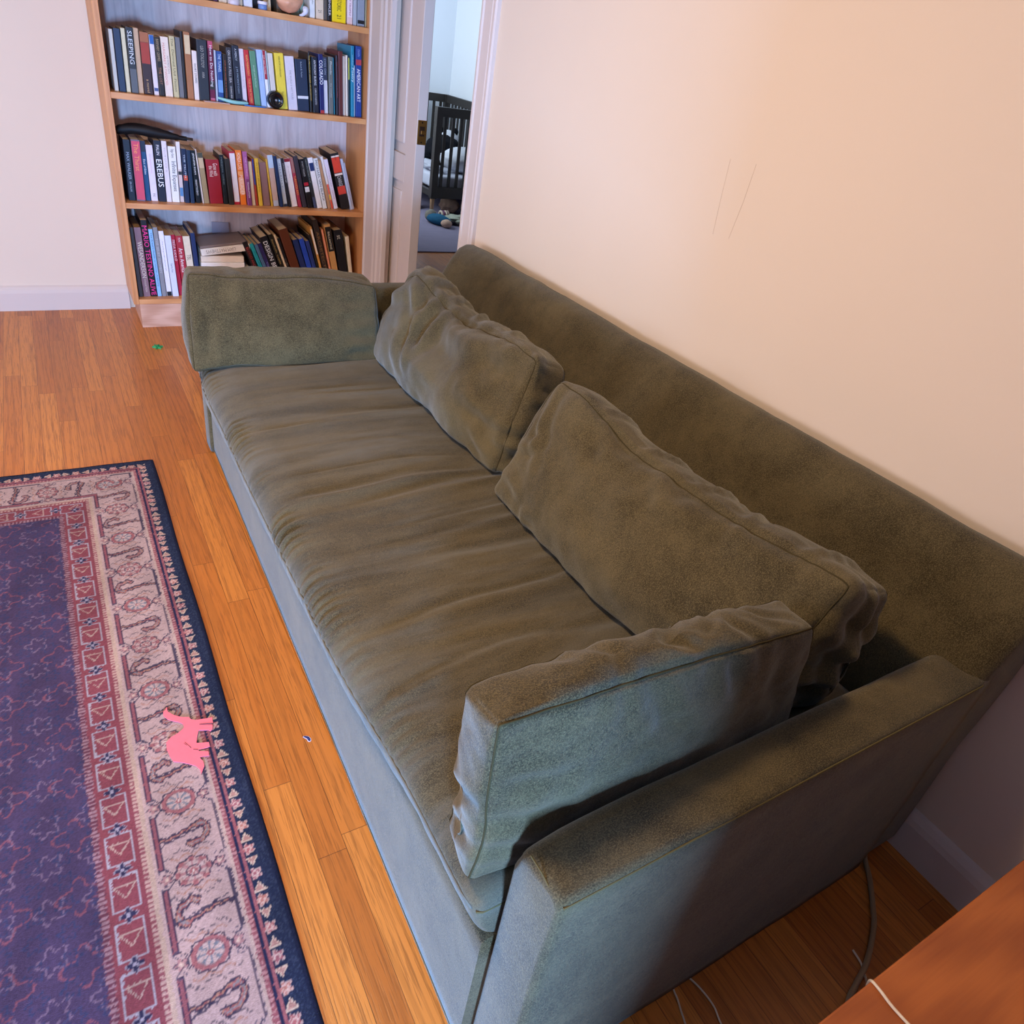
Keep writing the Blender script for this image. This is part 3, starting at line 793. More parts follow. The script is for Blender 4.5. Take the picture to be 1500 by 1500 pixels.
window('window_1', 'x', WIN[0][0], WIN[0][1], WZ0, WZ1, X0 - 0.06)
window('window_2', 'x', WIN[1][0], WIN[1][1], WZ0, WZ1, X0 - 0.06)
window('added_window_4', 'x', -1.15, -0.45, WZ0, WZ1, X0 - 0.06)  # made-up opening for the added fill beam
window('window_3', 'y', -1.0, -0.5, 0.25, 1.0, Y0 - 0.06)


def profile_board(name, axis, a0, a1, c, sgn, z0, z1, prof, mat, kind='structure'):
    """vertical board whose horizontal cross-section is prof [(along, out)]"""
    poly = []
    for (s, o) in prof:
        poly.append((c + sgn * o, a0 + s * (a1 - a0)) if axis == 'x' else (a0 + s * (a1 - a0), c + sgn * o))
    v, f = prism_vf(poly, z0, z1)
    return finish(mesh_obj(name, v, f, mat), kind=kind)


# moulded casing between bookcase and sliding door, and the casing at the near side of the doorway
profile_board('trim_1', 'x', 3.56, 3.812, X1, -1, 0, DZ + 0.1,
              [(0, 0), (0, .022), (.035, .026), (.07, .026), (.10, .016), (.15, .012), (.18, .016), (.24, .016), (.27, .010), (.33, .010), (.37, .018), (.46, .018), (.52, .024), (.93, .024), (.96, .030), (1, .030), (1, 0)], M_TRIM)
profile_board('trim_2', 'x', 2.628, 2.735, X1, -1, 0, DZ + 0.1,
              [(0, 0), (0, .014), (.05, .020), (.16, .020), (.22, .012), (.30, .010), (.36, .014), (.86, .014), (.90, .020), (1, .020), (1, 0)], M_TRIM)
finish(box('trim_3', X1 - 0.03, X1, 2.56, 3.9, DZ + 0.1, DZ + 0.24, M_TRIM, bev=0.004), kind='structure')


def baseboard(name, pts, mat=M_TRIM):
    (x0, x1, y0, y1, side) = pts
    if side == 'x':
        poly = [(x1, 0), (x0, 0), (x0, .085), (x0 + .004, .10), (x0 + .012, .112), (x1, .118)]
        V = [(x, y0, z) for x, z in poly] + [(x, y1, z) for x, z in poly]
    else:
        poly = [(y1, 0), (y0, 0), (y0, .085), (y0 + .004, .10), (y0 + .012, .112), (y1, .118)]
        V = [(x0, y, z) for y, z in poly] + [(x1, y, z) for y, z in poly]
    n = len(poly)
    F = [list(range(n)), list(range(n, 2 * n))] + [[i, (i + 1) % n, n + (i + 1) % n, n + i] for i in range(n)]
    return finish(mesh_obj(name, V, F, mat), kind='structure')


baseboard('baseboard_right', (X1 - 0.02, X1, Y0, 2.628, 'x'))
baseboard('baseboard_back', (X0, 0.28, Y1 - 0.02, Y1, 'y'))

# faint pencil scratches on the right wall
for pts in ([(1.393, 1.26), (1.388, 1.17), (1.381, 1.08)], [(1.308, 1.264), (1.313, 1.18), (1.325, 1.09)], [(1.249, 1.20), (1.236, 1.15), (1.222, 1.10)], [(1.198, 1.236), (1.188, 1.18), (1.171, 1.12)]):
    pass
sv, sf = merge([tube_vf([(X1 - 0.0002, y, z) for y, z in pts], 0.0003, 5) for pts in (
    [(1.393, 1.26), (1.388, 1.17), (1.381, 1.086)], [(1.308, 1.264), (1.313, 1.18), (1.325, 1.09)])])
mesh_obj('scratch_mark', sv, sf, plain('#b59a80', 0.8), wall_right)

# ------------------------------------------------------------------ sliding door leaf with its brass edge latch
LX0, LX1, LY0 = X1 + 0.040, X1 + 0.087, 3.357
door = finish(empty('door_1', (X1 + 0.06, 3.6, 0)), kind='structure')
leaf_parts = [box_vf(LX0, LX1, LY0, LY0 + 0.115, 0.01, DZ - 0.005, 0.002, 1), box_vf(LX0, LX1, 4.02, 4.12, 0.01, DZ - 0.005)]
for (z0, z1) in ((0.01, 0.22), (0.80, 0.92), (1.92, DZ - 0.005)):
    leaf_parts.append(box_vf(LX0, LX1, LY0 + 0.115, 4.02, z0, z1))
v, f = merge(leaf_parts)
leaf = mesh_obj('door_leaf', v, f, M_TRIM, door)
for (z0, z1) in ((0.22, 0.80), (0.92, 1.92)):
    pv = merge([box_vf(LX0 + 0.014, LX1 - 0.014, LY0 + 0.115, 4.02, z0, z1), box_vf(LX0 + 0.006, LX1 - 0.006, LY0 + 0.16, 3.975, z0 + 0.045, z1 - 0.045, 0.005, 2)])
    mesh_obj('door_panel', pv[0], pv[1], M_TRIM, leaf)
pl = box('latch_plate', LX0 + 0.004, LX1 + 0.001, LY0 - 0.003, LY0 + 0.004, 0.985, 1.085, M_BRASS, door, 0.001)
box('latch_mortise', LX0 + 0.012, LX1 - 0.010, LY0 - 0.0045, LY0 + 0.002, 1.02, 1.06, M_DARKBRASS, pl, 0.001)
box('latch_hook', LX0 + 0.018, LX1 - 0.004, LY0 - 0.009, LY0 + 0.001, 1.028, 1.044, M_BRASS, pl, 0.002)
lv, lf = merge([lathe_vf([(0.0035, -0.006), (0.0035, 0.001)], (LX0 + LX1) / 2, LY0, 12, 'y', z) for z in (0.995, 1.076)])
mesh_obj('screw', lv, lf, M_DARKBRASS, pl)
# threshold of the doorway
slab('trim_4', X1 - 0.02, X1 + 0.15, DY0, DY1, 0.0, 0.012, wood('threshold_wood', lin('#6a4436'), lin('#8a6050'), 'y', 0.4))

# ------------------------------------------------------------------ ceiling lamp
lamp = finish(empty('ceiling_lamp', (-0.35, 1.30, 2.52)), 'round white glass ceiling lamp lit warm above the middle of the sofa', 'lamp')
v, f = lathe_vf([(0.19, 2.59), (0.19, 2.62), (0.001, 2.62)], -0.35, 1.30, 40)
mesh_obj('lamp_base', v, f, M_BRASS, lamp, smooth=False)
tg = NT('lit_opal_glass')
tg.base((0.9, 0.85, 0.75))
tg.b.inputs['Emission Color'].default_value = (1.0, 0.72, 0.44, 1)
tg.b.inputs['Emission Strength'].default_value = 3.0
v, f = lathe_vf([(0.001, 2.535), (0.08, 2.538), (0.14, 2.552), (0.172, 2.575), (0.178, 2.592)], -0.35, 1.30, 40)
mesh_obj('lamp_shade', v, f, tg.m, lamp, smooth=True)

# ================================================================== bookcase
CX0, CX1, CY0, CY1 = 0.277, 1.445, 3.818, 4.115
case = finish(empty('bookcase', (0.86, 3.96, 0)), 'tall honey pine bookcase packed with books against the back wall', 'bookcase')
for (a, b) in ((CX0, CX0 + 0.024), (CX1 - 0.024, CX1)):
    sd = box('side_panel', a, b, CY0, CY1, 0.0 if a > 1 else 0.116, 2.1, M_CASE, case, 0.0012, seg=1)
shelf_tops = [0.14, 0.581, 1.019, 1.396, 1.77]
for zt in shelf_tops:
    sh = box('shelf', CX0 + 0.024, CX1 - 0.024, CY0 + 0.001, CY1 - 0.008, zt - 0.024, zt, M_CASEX, case, 0.001, seg=1)
box('top_panel', CX0, CX1, CY0, CY1, 2.1, 2.124, M_CASEX, case, 0.001, seg=1)
box('back_panel', CX0 + 0.024, CX1 - 0.024, CY1 - 0.007, CY1 - 0.001, 0.12, 2.1, M_BACK, case)
v, f = merge([box_vf(0.302, 1.42, 3.822, 3.842, 0.0, 0.115), box_vf(0.302, 0.322, 3.842, 4.1, 0, 0.115), box_vf(1.40, 1.42, 3.842, 4.1, 0, 0.115)])
mesh_obj('plinth', v, f, M_PLINTH, case)

# ------------------------------------------------------------------ books
SHELF = {1: 'top visible shelf', 2: 'second shelf', 3: 'third shelf', 4: 'lowest shelf'}
YF = {1: 3.85, 2: 3.858, 3: 3.872, 4: 3.862}
M_PAGES = {}
font_jobs = []


def page_mat(h):
    if h not in M_PAGES:
        t = NT('page_edges')
        s = t.sep(t.obj())
        ln = t.noise(t.comb(t.math('MULTIPLY', s[0], 1500), t.math('MULTIPLY', s[1], 10), t.math('MULTIPLY', s[2], 10)), 1.0, 1)
        c = lin(h)
        t.base(t.mixc(ln, tuple(q * 0.75 for q in c), c))
        t.set(Roughness=0.85)
        M_PAGES[h] = t.m
    return M_PAGES[h]


def make_book(w, h, d, hexc, texts, bands, hard, pagec):
    t = 0.0022 if hard else 0.0006
    t = min(t, w * 0.2)
    g = min(0.0025, w * 0.3)
    out = [(0, d), (0, g), (g * 0.3, g * 0.3), (g, 0), (w - g, 0), (w - g * 0.3, g * 0.3), (w, g), (w, d), (w - t, d), (w - t, t + g * .4), (t, t + g * .4), (t, d)]
    n = len(out)
    V = [(x, y, 0) for x, y in out] + [(x, y, h) for x, y in out]
    F = [[0, 1, 2, 3, 4, 5, 6, 7, 8, 9, 10, 11][::-1], list(range(n, 2 * n))]
    # concave caps: split by hand
    F = []
    for k in (0, n):
        F += [[k + 11, k + 0, k + 1, k + 2, k + 10], [k + 2, k + 3, k + 4, k + 5, k + 9, k + 10], [k + 5, k + 6, k + 7, k + 8, k + 9]]
    for i in range(n):
        j = (i + 1) % n
        F.append([i, j, n + j, n + i])
    cover = plain(hexc, 0.42 if hard else 0.36, 0.4)
    o = mesh_obj('book', V, F, cover, local=True)
    ins = 0.003 if hard else 0.0004
    pv, pf = box_vf(t, w - t, t + g * .4, d - (0.004 if hard else 0.0005), ins, h - ins)
    mesh_obj('pages', pv, pf, page_mat(pagec), o, local=True)
    for (b0, b1, bc) in bands:
        bv, bf = box_vf(g * 0.6, w - g * 0.6, -0.00035, 0.0004, h * b0 + 0.0005, h * b1 - 0.0005)
        mesh_obj('spine_band', bv, bf, plain(bc, 0.4), o, local=True)
    for tx in texts:
        font_jobs.append((o, w, h, tx))
    return o


placed = []
prev_short = {}
for (row, x, w, h, lean, hexc, desc, texts, bands) in BOOKS:
    if x < CX0 + 0.026:
        continue
    if x + w / math.cos(lean) > CX1 - 0.0245:
        w = (CX1 - 0.0255 - x) * math.cos(lean) - 0.0005
        if w < 0.004:
            continue
    if row == 1:
        # the jar and the shell stand before these; the books themselves stand further back
        yy = YF[1] + (0.085 if x < 1.15 and x > 0.9 else 0.0)
    else:
        yy = YF[row] + rnd.uniform(-0.006, 0.010)
    hard = ('hardback' in desc) or w > 0.028
    d = min(4.104 - yy, (h * rnd.uniform(0.64, 0.72)))
    b = make_book(w, h, d, hexc, texts, bands, hard, rnd.choice(['#d9c6a4', '#cfb48a', '#e6dbc6', '#c6a67a']))
    b.location = (x, yy, shelf_tops[{4: 0, 3: 1, 2: 2, 1: 3}[row]] + 0.0003 + (math.sin(-lean) * w if lean < 0 else 0))
    b.rotation_euler = (0, -lean, 0)
    if row not in prev_short:
        lab = f'{desc}, leftmost book standing on the {SHELF[row]}'
    else:
        lab = f'{desc}, right of the {prev_short[row]}'
        if len(lab.split()) < 14:
            lab += f', {SHELF[row]}' if len((lab + " x " + SHELF[row]).split()) <= 17 else ''
    words = lab.split()
    finish(b, ' '.join(words[:16]), 'book', 'books standing on the ' + SHELF[row])
    short = desc.replace(',', '').split()[:4]
    while short[-1] in ('with', 'a', 'in', 'and', 'the', 'of', 'tiny', 'small', 'white', 'black', 'silver', 'cream', 'bold', 'grey', 'dark', 'behind', 'turning', 'above', 'royal', 'pale', 'copper', 'thin', 'hot', 'faded', 'cream', 'red', 'blue', 'top', 'two') and len(short) > 2:
        short.pop()
    prev_short[row] = ' '.join(short)

# the leaning half of the lowest shelf
LEAN = [
    (.905, .026, .282, .36, '#1d1a1c', 'black book with small red capitals, first of the leaning books on the lowest shelf', [('BLOOD AND WATER', '#a83a36', .1, .7, .5)], []),
    (.934, .019, .274, .35, '#1f8d90', 'turquoise leaning book beside the black red-lettered one, lowest shelf', [('the brooklyn novel', '#12545a', .15, .8, .4)], []),
    (.9545, .017, .270, .34, '#49647e', 'dusty slate blue leaning book right of the turquoise one', [], []),
    (.973, .019, .275, .34, '#2b2350', 'dark violet leaning book on the lowest shelf, small pale title', [('Yiyun', '#8f86b4', .35, .6, .5)], []),
    (.994, .040, .307, .34, '#17161a', 'thick black leaning book titled DESIGN BROOKLYN', [('DESIGN BROOKLYN', '#dcdcd8', .08, .95, .55)], []),
    (1.039, .022, .321, .33, '#1b1913', 'black leaning book with golden print, right of DESIGN BROOKLYN', [('kinfolk table', '#a88b52', .08, .5, .4)], []),
    (1.063, .011, .320, .32, '#d2b48c', 'thin pale tan leaning book among the black ones, lowest shelf', [], []),
    (1.0755, .012, .303, .32, '#141216', 'narrow black leaning book just right of the thin tan one', [('the art of', '#8a7b66', .35, .8, .4)], []),
    (1.089, .048, .344, .30, '#5a2b16', 'wide rust brown leaning slipcase in the middle of the lowest shelf', [], []),
    (1.142, .028, .293, .29, '#1f2c58', 'dull navy leaning book right of the rust brown slipcase', [], []),
    (1.173, .026, .297, .28, '#2444a2', 'bright cobalt blue leaning book on the lowest shelf', [], []),
    (1.2015, .020, .287, .27, '#26346c', 'indigo leaning book right of the cobalt blue one', [], []),
    (1.224, .010, .319, .26, '#1c1a18', 'slim black leaning book right of the indigo one', [], []),
    (1.2365, .012, .360, .25, '#c9893f', 'slim amber leaning book with white wear along its spine', [], [(.6, .97, '#e4d2b8')]),
    (1.2505, .028, .393, .23, '#2d211a', 'tallest dark brown leaning book with bronze capitals', [('ARCHITECTURE', '#8a6238', .15, .8, .5)], []),
    (1.282, .010, .345, .21, '#e08a63', 'slim salmon leaning book near the right end, lowest shelf', [], []),
    (1.2935, .034, .368, .19, '#c08a4e', 'caramel leaning book with a black title block near its top', [('BALLANTINE', '#d8c9a8', .1, .35, .3)], [(.62, .97, '#17130f')]),
    (1.330, .046, .340, .16, '#131114', 'very thick black leaning volume near the right end, lowest shelf', [('st', '#cfc5b0', .08, .14, .4)], []),
    (1.380, .020, .308, .13, '#d8c3a0', 'beige leaning book with black cover, last on the lowest shelf', [], []),
]
for (x, w, h, lean, hexc, lab, texts, bands) in LEAN:
    b = make_book(w * 0.97, h, min(0.23, h * 0.7), hexc, texts, bands, True, '#cdb48c')
    b.location = (x, 3.862, 0.1403)
    b.rotation_euler = (0, -lean, 0)
    finish(b, lab, 'book', 'leaning books on the lowest shelf')

# the pile of lying books
PILE = [(.604, .240, .034, '#a98f78', 'brown book lying at the very bottom of the flat pile, lowest shelf'),
        (.608, .236, .036, '#7c8ca6', 'grey-blue book lying second from below in the flat pile'),
        (.605, .238, .030, '#c9b9a2', 'beige book lying third from below in the flat pile'),
        (.603, .238, .034, '#e6ddd6', 'white book lying in the middle of the flat pile'),
        (.605, .208, .026, '#e9e0d4', 'ivory book lying just under the topmost cream one of the flat pile'),
        (.608, .205, .030, '#e7d3bb', 'cream book lying flat beneath the two tilted books')]
zc = 0.1405
for (x, L_, t_, hx, lab) in PILE:
    b = make_book(t_, L_, 0.17, hx, [], [], False, '#e8dccb')
    # lying: spine toward the room, its length along x
    b.matrix_world = Matrix(((0, 0, 1, x), (0, 1, 0, 3.868 + rnd.uniform(0, .012)), (-1, 0, 0, zc + t_), (0, 0, 0, 1)))
    finish(b, lab, 'book', 'books lying flat in a pile on the lowest shelf')
    zc += t_ + 0.0006
ang = math.radians(7.5)
for k, (L_, t_, hx, lab, tx) in enumerate([(.236, .034, '#e2d6c6', 'thick cream book lying tilted on top of the flat pile', [('LIAM MATTHEWS', '#8c7f6f', .3, .9, .5)]),
                                       (.232, .012, '#7b6a62', 'taupe cloth book lying tilted, topmost of the pile on the lowest shelf', [])]):
    b = make_book(t_, L_, 0.19, hx, tx, [], k == 1, '#e8dccb')
    off = 0.004 + (0 if k == 0 else .0348)
    R = Matrix.Rotation(-ang, 4, 'Y')
    base = Matrix(((0, 0, 1, 0), (0, 1, 0, 0), (-1, 0, 0, t_ + off), (0, 0, 0, 1)))
    b.matrix_world = Matrix.Translation((.612, 3.866, zc - 0.003)) @ R @ base
    finish(b, lab, 'book', 'books lying flat in a pile on the lowest shelf')
# small white card standing behind the pile
box_card = box('paper_card', 0.708, 0.792, 4.095, 4.0965, 0.1405, 0.447, plain('#a9a3b2', 0.7))
finish(box_card, 'grey-white card standing behind the pile of lying books', 'card')

# ------------------------------------------------------------------ small things on the shelves
# swimming goggles case: dark lens tray with teal rim and blue strap
g = finish(empty('sunglasses', (0.80, 3.845, 1.0193)), 'dark lensed sunglasses with aqua and blue frame lying on the second shelf', 'sunglasses')
pts = smooth_path([(0.735, 3.850, 1.038), (0.765, 3.836, 1.033), (0.80, 3.830, 1.029), (0.835, 3.832, 1.029), (0.862, 3.838, 1.030)], 6)
v, f = tube_vf(pts, [0.005 + 0.003 * math.sin(math.pi * i / (len(pts) - 1)) for i in range(len(pts))], 8)
mesh_obj('frame', v, f, plain('#8fc7c4', 0.3), g, smooth=True)
for (cx, cy) in ((0.775, 3.853), (0.832, 3.853)):
    Vv, Ff = [], []
    nn = 28
    for (r, z) in ((1.0, 0.0), (0.96, .006), (0.6, .009), (0.2, .010)):
        for k in range(nn):
            a = 2 * math.pi * k / nn
            Vv.append((cx + 0.027 * r * math.cos(a), cy + 0.017 * r * math.sin(a), 1.030 + z + 0.25 * 0.017 * math.sin(a)))
    for i in range(3):
        for k in range(nn):
            Ff.append([i * nn + k, i * nn + (k + 1) % nn, (i + 1) * nn + (k + 1) % nn, (i + 1) * nn + k])
    Ff.append([3 * nn + k for k in range(nn)])
    Ff.append(list(range(nn))[::-1])
    ln = mesh_obj('lens', Vv, Ff, plain('#20284a', 0.15, 0.7), g, smooth=True)
v, f = prism_vf([(0.845, 3.829), (0.88, 3.826), (0.938, 3.830), (0.940, 3.838), (0.88, 3.846), (0.845, 3.856)], 1.0195, 1.0235)
mesh_obj('temple', v, f, plain('#2f74c4', 0.3), g)
v, f = prism_vf([(0.672, 3.8195), (0.778, 3.8195), (0.785, 3.835), (0.70, 3.852), (0.672, 3.850)], 1.0193, 1.0225)
finish(mesh_obj('notepad', v, f, plain('#c4a7a0', 0.8)), 'thin pinkish paper pad lying before the black classic, second shelf', 'notepad')
# round black lens barrel
lb = finish(empty('camera_lens', (0.986, 3.836, 1.0195)), 'round glossy black lens lying before the yellow book on the second shelf', 'lens')
v, f = lathe_vf([(0.026, 0.034), (0.034, 0.030), (0.0365, 0.022), (0.0365, 0.004), (0.035, -0.004), (0.031, -0.012), (0.026, -0.013), (0.024, -0.008), (0.012, -0.006), (0.001, -0.004)], 0.986, 3.8315, 40, 'y', 1.0565)
mesh_obj('barrel', v, f, plain('#0d0d10', 0.22, 0.5), lb, smooth=True)
v, f = lathe_vf([(0.0001, -0.0135), (0.004, -0.013), (0.005, -0.008), (0.005, -0.003)], 0.986, 3.8315, 16, 'y', 1.0565)
mesh_obj('glass_element', v, f, plain('#8f9199', 0.2, 0.8), lb, smooth=True)
# folded black umbrella across the books of the third shelf
um = finish(empty('umbrella', (0.44, 3.93, 0.84)), 'folded black umbrella lying across the books of the third shelf', 'umbrella')
pts = smooth_path([(0.312, 3.945, 0.858), (0.36, 3.94, 0.868), (0.42, 3.935, 0.868), (0.48, 3.93, 0.862), (0.56, 3.925, 0.853), (0.60, 3.922, 0.850)], 6)
rr = [0.008 + 0.016 * max(0, math.sin(math.pi * min(1, (i + 2) / (len(pts) * .85)))) ** 0.8 for i in range(len(pts))]
v, f = tube_vf(pts, rr, 14)
v = [(a, b, c + 0.0025 * math.sin(9 * math.atan2(c - 0.86, b - 3.935))) for a, b, c in v]
mesh_obj('canopy', v, f, plain('#121216', 0.6), um, smooth=True)
v, f = tube_vf([(0.585, 3.923, 0.851), (0.625, 3.92, 0.849)], 0.006, 10)
mesh_obj('handle', v, f, plain('#3a3026', 0.4), um, smooth=True)
# jar and conch shell on the top shelf
jar = finish(empty('jar', (0.944, 3.842, 1.3965)), 'small blue glass jar with white lid on the top visible shelf', 'jar')
v, f = lathe_vf([(0.017, 0), (0.019, 0.003), (0.019, 0.016), (0.017, 0.019)], 0.944, 3.842, 28, cz=1.3963)
mesh_obj('body', v, f, plain('#6f8cc0', 0.15, 0.6), jar, smooth=True)
v, f = lathe_vf([(0.0195, 0.019), (0.0205, 0.021), (0.0205, 0.029), (0.018, 0.031), (0.001, 0.031)], 0.944, 3.842, 28, cz=1.3963)
mesh_obj('lid', v, f, plain('#ece6ee', 0.3), jar, smooth=True)
tin = finish(empty('glass_votive', (0.823, 3.836, 1.3965)), 'little white and grey votive glass on the top visible shelf', 'votive')
v, f = lathe_vf([(0.020, 0), (0.022, 0.003), (0.023, 0.022), (0.0205, 0.022), (0.019, 0.010), (0.001, 0.009)], 0.823, 3.838, 28, cz=1.3963)
mesh_obj('cup', v, f, plain('#d9cfd6', 0.2, 0.6), tin, smooth=True)
bm = bmesh.new()
bmesh.ops.create_uvsphere(bm, u_segments=48, v_segments=32, radius=1.0)
Vv = []
for q in bm.verts:
    x, y, z = q.co
    a = math.atan2(z, x)
    rr = 1 + 0.06 * math.sin(3 * a + 4 * y) + 0.05 * fbm(x * 2, y * 2, z * 2)
    taper = 1 - 0.25 * max(0, x)
    Vv.append((1.068 + 0.060 * x * rr, 3.870 + 0.046 * y * rr * taper, 1.4485 + 0.0455 * z * rr * taper))
Ff = [[q.index for q in ff.verts] for ff in bm.faces]
bm.free()
sh = mesh_obj('seashell', Vv, Ff, plain('#e3a885', 0.35, 0.5), smooth=True)
finish(sh, 'large smooth peach seashell sitting on the top visible shelf', 'seashell')
v, f = tube_vf(smooth_path([(1.122, 3.845, 1.43), (1.13, 3.838, 1.425), (1.126, 3.833, 1.412), (1.112, 3.830, 1.402), (1.100, 3.829, 1.4005)], 6), [0.006, 0.008, 0.009, 0.010, 0.011, 0.012, 0.0125, 0.013, 0.013, 0.0125, 0.012, 0.011, 0.010, 0.009, 0.008, 0.0075, 0.007, 0.0065, 0.006, 0.0055, 0.005, 0.0045, 0.004, 0.0035, 0.003], 10)
mesh_obj('shell_lip', v, f, plain('#dfe2f0', 0.3), sh, smooth=True)

# ================================================================== sofa
M_FAB = fabric('green_chenille')
M_SEAT = fabric('green_chenille_seat', worn=0.7, st_scale=(0.45, 3.0, 1))
M_SEAM = plain('#5b5236', 0.9, 0.1)
M_SEAMD = plain('#3f3722', 0.9, 0.1)
sofa = finish(empty('sofa', (0.9, 1.43, 0)), 'long olive green chenille sofa against the peach wall', 'sofa')


def xfront(y):
    return 0.353 + 0.0115 * (y - 0.4)


# base: slightly puckered upholstered box
def grid_extrude(profile, ys, fx=None, name='x', mat=None, parent=None, noise_amp=0.0, endr=0.0, close=True):
    """profile [(x,z)] swept along y; rounded at the ends by shrinking toward its centroid"""
    prof = np.array(profile, float)
    cx, cz = prof.mean(0)
    y0, y1 = ys[0], ys[-1]
    V, F = [], []
    n = len(prof)
    for y in ys:
        e = min(y - y0, y1 - y)
        k = 0.0
        if endr > 0 and e < endr:
            k = endr - math.sqrt(max(0, endr ** 2 - (endr - e) ** 2))
        for (x, z) in prof:
            dx, dz = x - cx, z - cz
            L = math.hypot(dx, dz)
            x2, z2 = x - dx / L * k, z - dz / L * k
            if fx:
                x2, z2 = fx(x2, y, z2)
            if noise_amp:
                q = noise_amp * fbm(x2 * 6, y * 6, z2 * 6, 3)
                x2 += q * dx / L
                z2 += q * dz / L
            V.append((x2, y, z2))
    m = len(ys)
    for i in range(m - 1):
        for j in range(n):
            k = (j + 1) % n
            F.append([i * n + j, i * n + k, (i + 1) * n + k, (i + 1) * n + j])
    F.append(list(range(n))[::-1])
    F.append([(m - 1) * n + j for j in range(n)])
    return mesh_obj(name, V, F, mat, parent, smooth=True)


def densify(poly, step, closed=True):
    out = []
    n = len(poly)
    for i in range(n if closed else n - 1):
        a, b = poly[i], poly[(i + 1) % n]
        L = math.hypot(b[0] - a[0], b[1] - a[1])
        k = max(1, int(L / step))
        for j in range(k):
            out.append((a[0] + (b[0] - a[0]) * j / k, a[1] + (b[1] - a[1]) * j / k))
    return out


def ysteps(y0, y1, step, endr=0.02):
    a = [y0 + endr * (1 - math.cos(t * math.pi / 2 / 5)) for t in range(6)]
    b = list(np.linspace(y0 + endr, y1 - endr, max(3, int((y1 - y0) / step))))[1:-1]
    c = [y1 - endr * (1 - math.cos(t * math.pi / 2 / 5)) for t in range(5, -1, -1)]
    return a + b + c


base_prof = densify([(0.0, 0.008), (0.0, 0.335), (0.006, 0.345), (0.86, 0.345), (0.86, 0.008)], 0.04)
sofa_base = grid_extrude(base_prof, ysteps(0.392, 2.476, 0.05, 0.004), lambda x, y, z: (x + xfront(y), z), 'base', M_FAB, sofa, 0.001, 0.0)
# seam along the bottom of the base front
v, f = tube_vf([(xfront(y) - 0.0005, y, 0.018) for y in np.linspace(0.40, 2.47, 20)], 0.0014, 6)
mesh_obj('hem', v, f, M_SEAM, sofa_base)


def crest(y):
    t = (y - 0.29) / 2.28
    return t


back_prof = [(1.415, 0.012), (1.428, 0.30), (1.438, 0.55), (1.440, 0.68), (1.436, 0.725), (1.424, 0.752), (1.405, 0.765), (1.382, 0.765),
             (1.358, 0.752), (1.335, 0.725), (1.310, 0.688), (1.270, 0.622), (1.232, 0.555), (1.200, 0.48), (1.185, 0.40), (1.18, 0.30), (1.18, 0.012)]
back_prof = densify(back_prof, 0.03)


def back_fx(x, y, z):
    t = (y - 0.29) / 2.28
    # the crest sits a little further forward and lower at the far end
    w = max(0.0, (z - 0.3) / 0.46)
    return x - 0.016 * t * w, z + (0.012 - 0.018 * t) * w


sofa_back = grid_extrude(back_prof, ysteps(0.292, 2.570, 0.05, 0.045), back_fx, 'backrest', M_FAB, sofa, 0.004, 0.045)


def arm(y0, y1, inner_high):
    """upholstered side slab; inner top edge soft, outer edge crisp with a seam"""
    prof = []  # in (y,z), swept along x
    s = 1 if inner_high else -1
    yo, yi = (y0, y1) if inner_high else (y1, y0)
    r = 0.026
    pts = [(yo, 0.008), (yo, 0.592), (yo + s * 0.003, 0.598), (yo + s * 0.012, 0.602)]
    for k in range(7):
        a = math.pi / 2 * (1 - k / 6)
        pts.append((yi - s * r + s * r * math.cos(a), 0.602 - r + r * math.sin(a)))
    pts.append((yi, 0.008))
    pts = densify(pts, 0.03)
    cy = sum(p[0] for p in pts) / len(pts)
    cz = sum(p[1] for p in pts) / len(pts)
    xs = [0.366 + 0.014 * (1 - math.cos(t * math.pi / 2 / 4)) for t in range(5)] + list(np.linspace(0.39, 1.30, 26))
    V, F = [], []
    n = len(pts)
    for x in xs:
        e = x - 0.366
        k = 0.0
        if e < 0.014:
            k = 0.010 - 0.010 * math.sqrt(max(0, 1 - (1 - e / 0.014) ** 2))
        for (y, z) in pts:
            q = 0.0022 * fbm(x * 5, y * 5 + 3, z * 5, 3)
            zz = z - (k if z > 0.5 else 0)
            yy = y + (k if y < cy else -k) + q * (1 if y > cy else -1)
            # the inner top edge droops toward the front tip
            dr = 0.012 * math.exp(-(x - 0.366) / 0.05)
            wz = 1 if abs(y - yi) < 0.03 and z > 0.55 else 0
            V.append((x, yy - s * dr * wz * 0.6, zz - dr * wz))
    for i in range(len(xs) - 1):
        for j in range(n):
            kk = (j + 1) % n
            F.append([i * n + j, i * n + kk, (i + 1) * n + kk, (i + 1) * n + j])
    F.append(list(range(n))[::-1])
    F.append([(len(xs) - 1) * n + j for j in range(n)])
    a_ = mesh_obj('arm', V, F, M_FAB, sofa, smooth=True)
    for poly in a_.data.polygons:
        pass
    v, f = tube_vf([(x, yo + s * 0.0005, 0.5935) for x in np.linspace(0.372, 1.27, 30)], 0.0015, 6)
    mesh_obj('seam', v, f, M_SEAM, a_)
    v, f = tube_vf([(0.3705, yo + s * 0.004, 0.590), (0.3700, (yo + yi) / 2, 0.5975), (0.3705, yi - s * 0.026, 0.595)], 0.0014, 6)
    mesh_obj('seam', v, f, M_SEAM, a_)
    return a_


arm(0.289, 0.386, True)
arm(2.482, 2.576, False)


# long single seat cushion
def seat_x(y):
    t = min(1.0, max(0.0, (y - 0.55) / 0.45)) * min(1.0, max(0.0, (2.36 - y) / 0.25))
    return 0.331 - 0.020 * t * t * (3 - 2 * t)


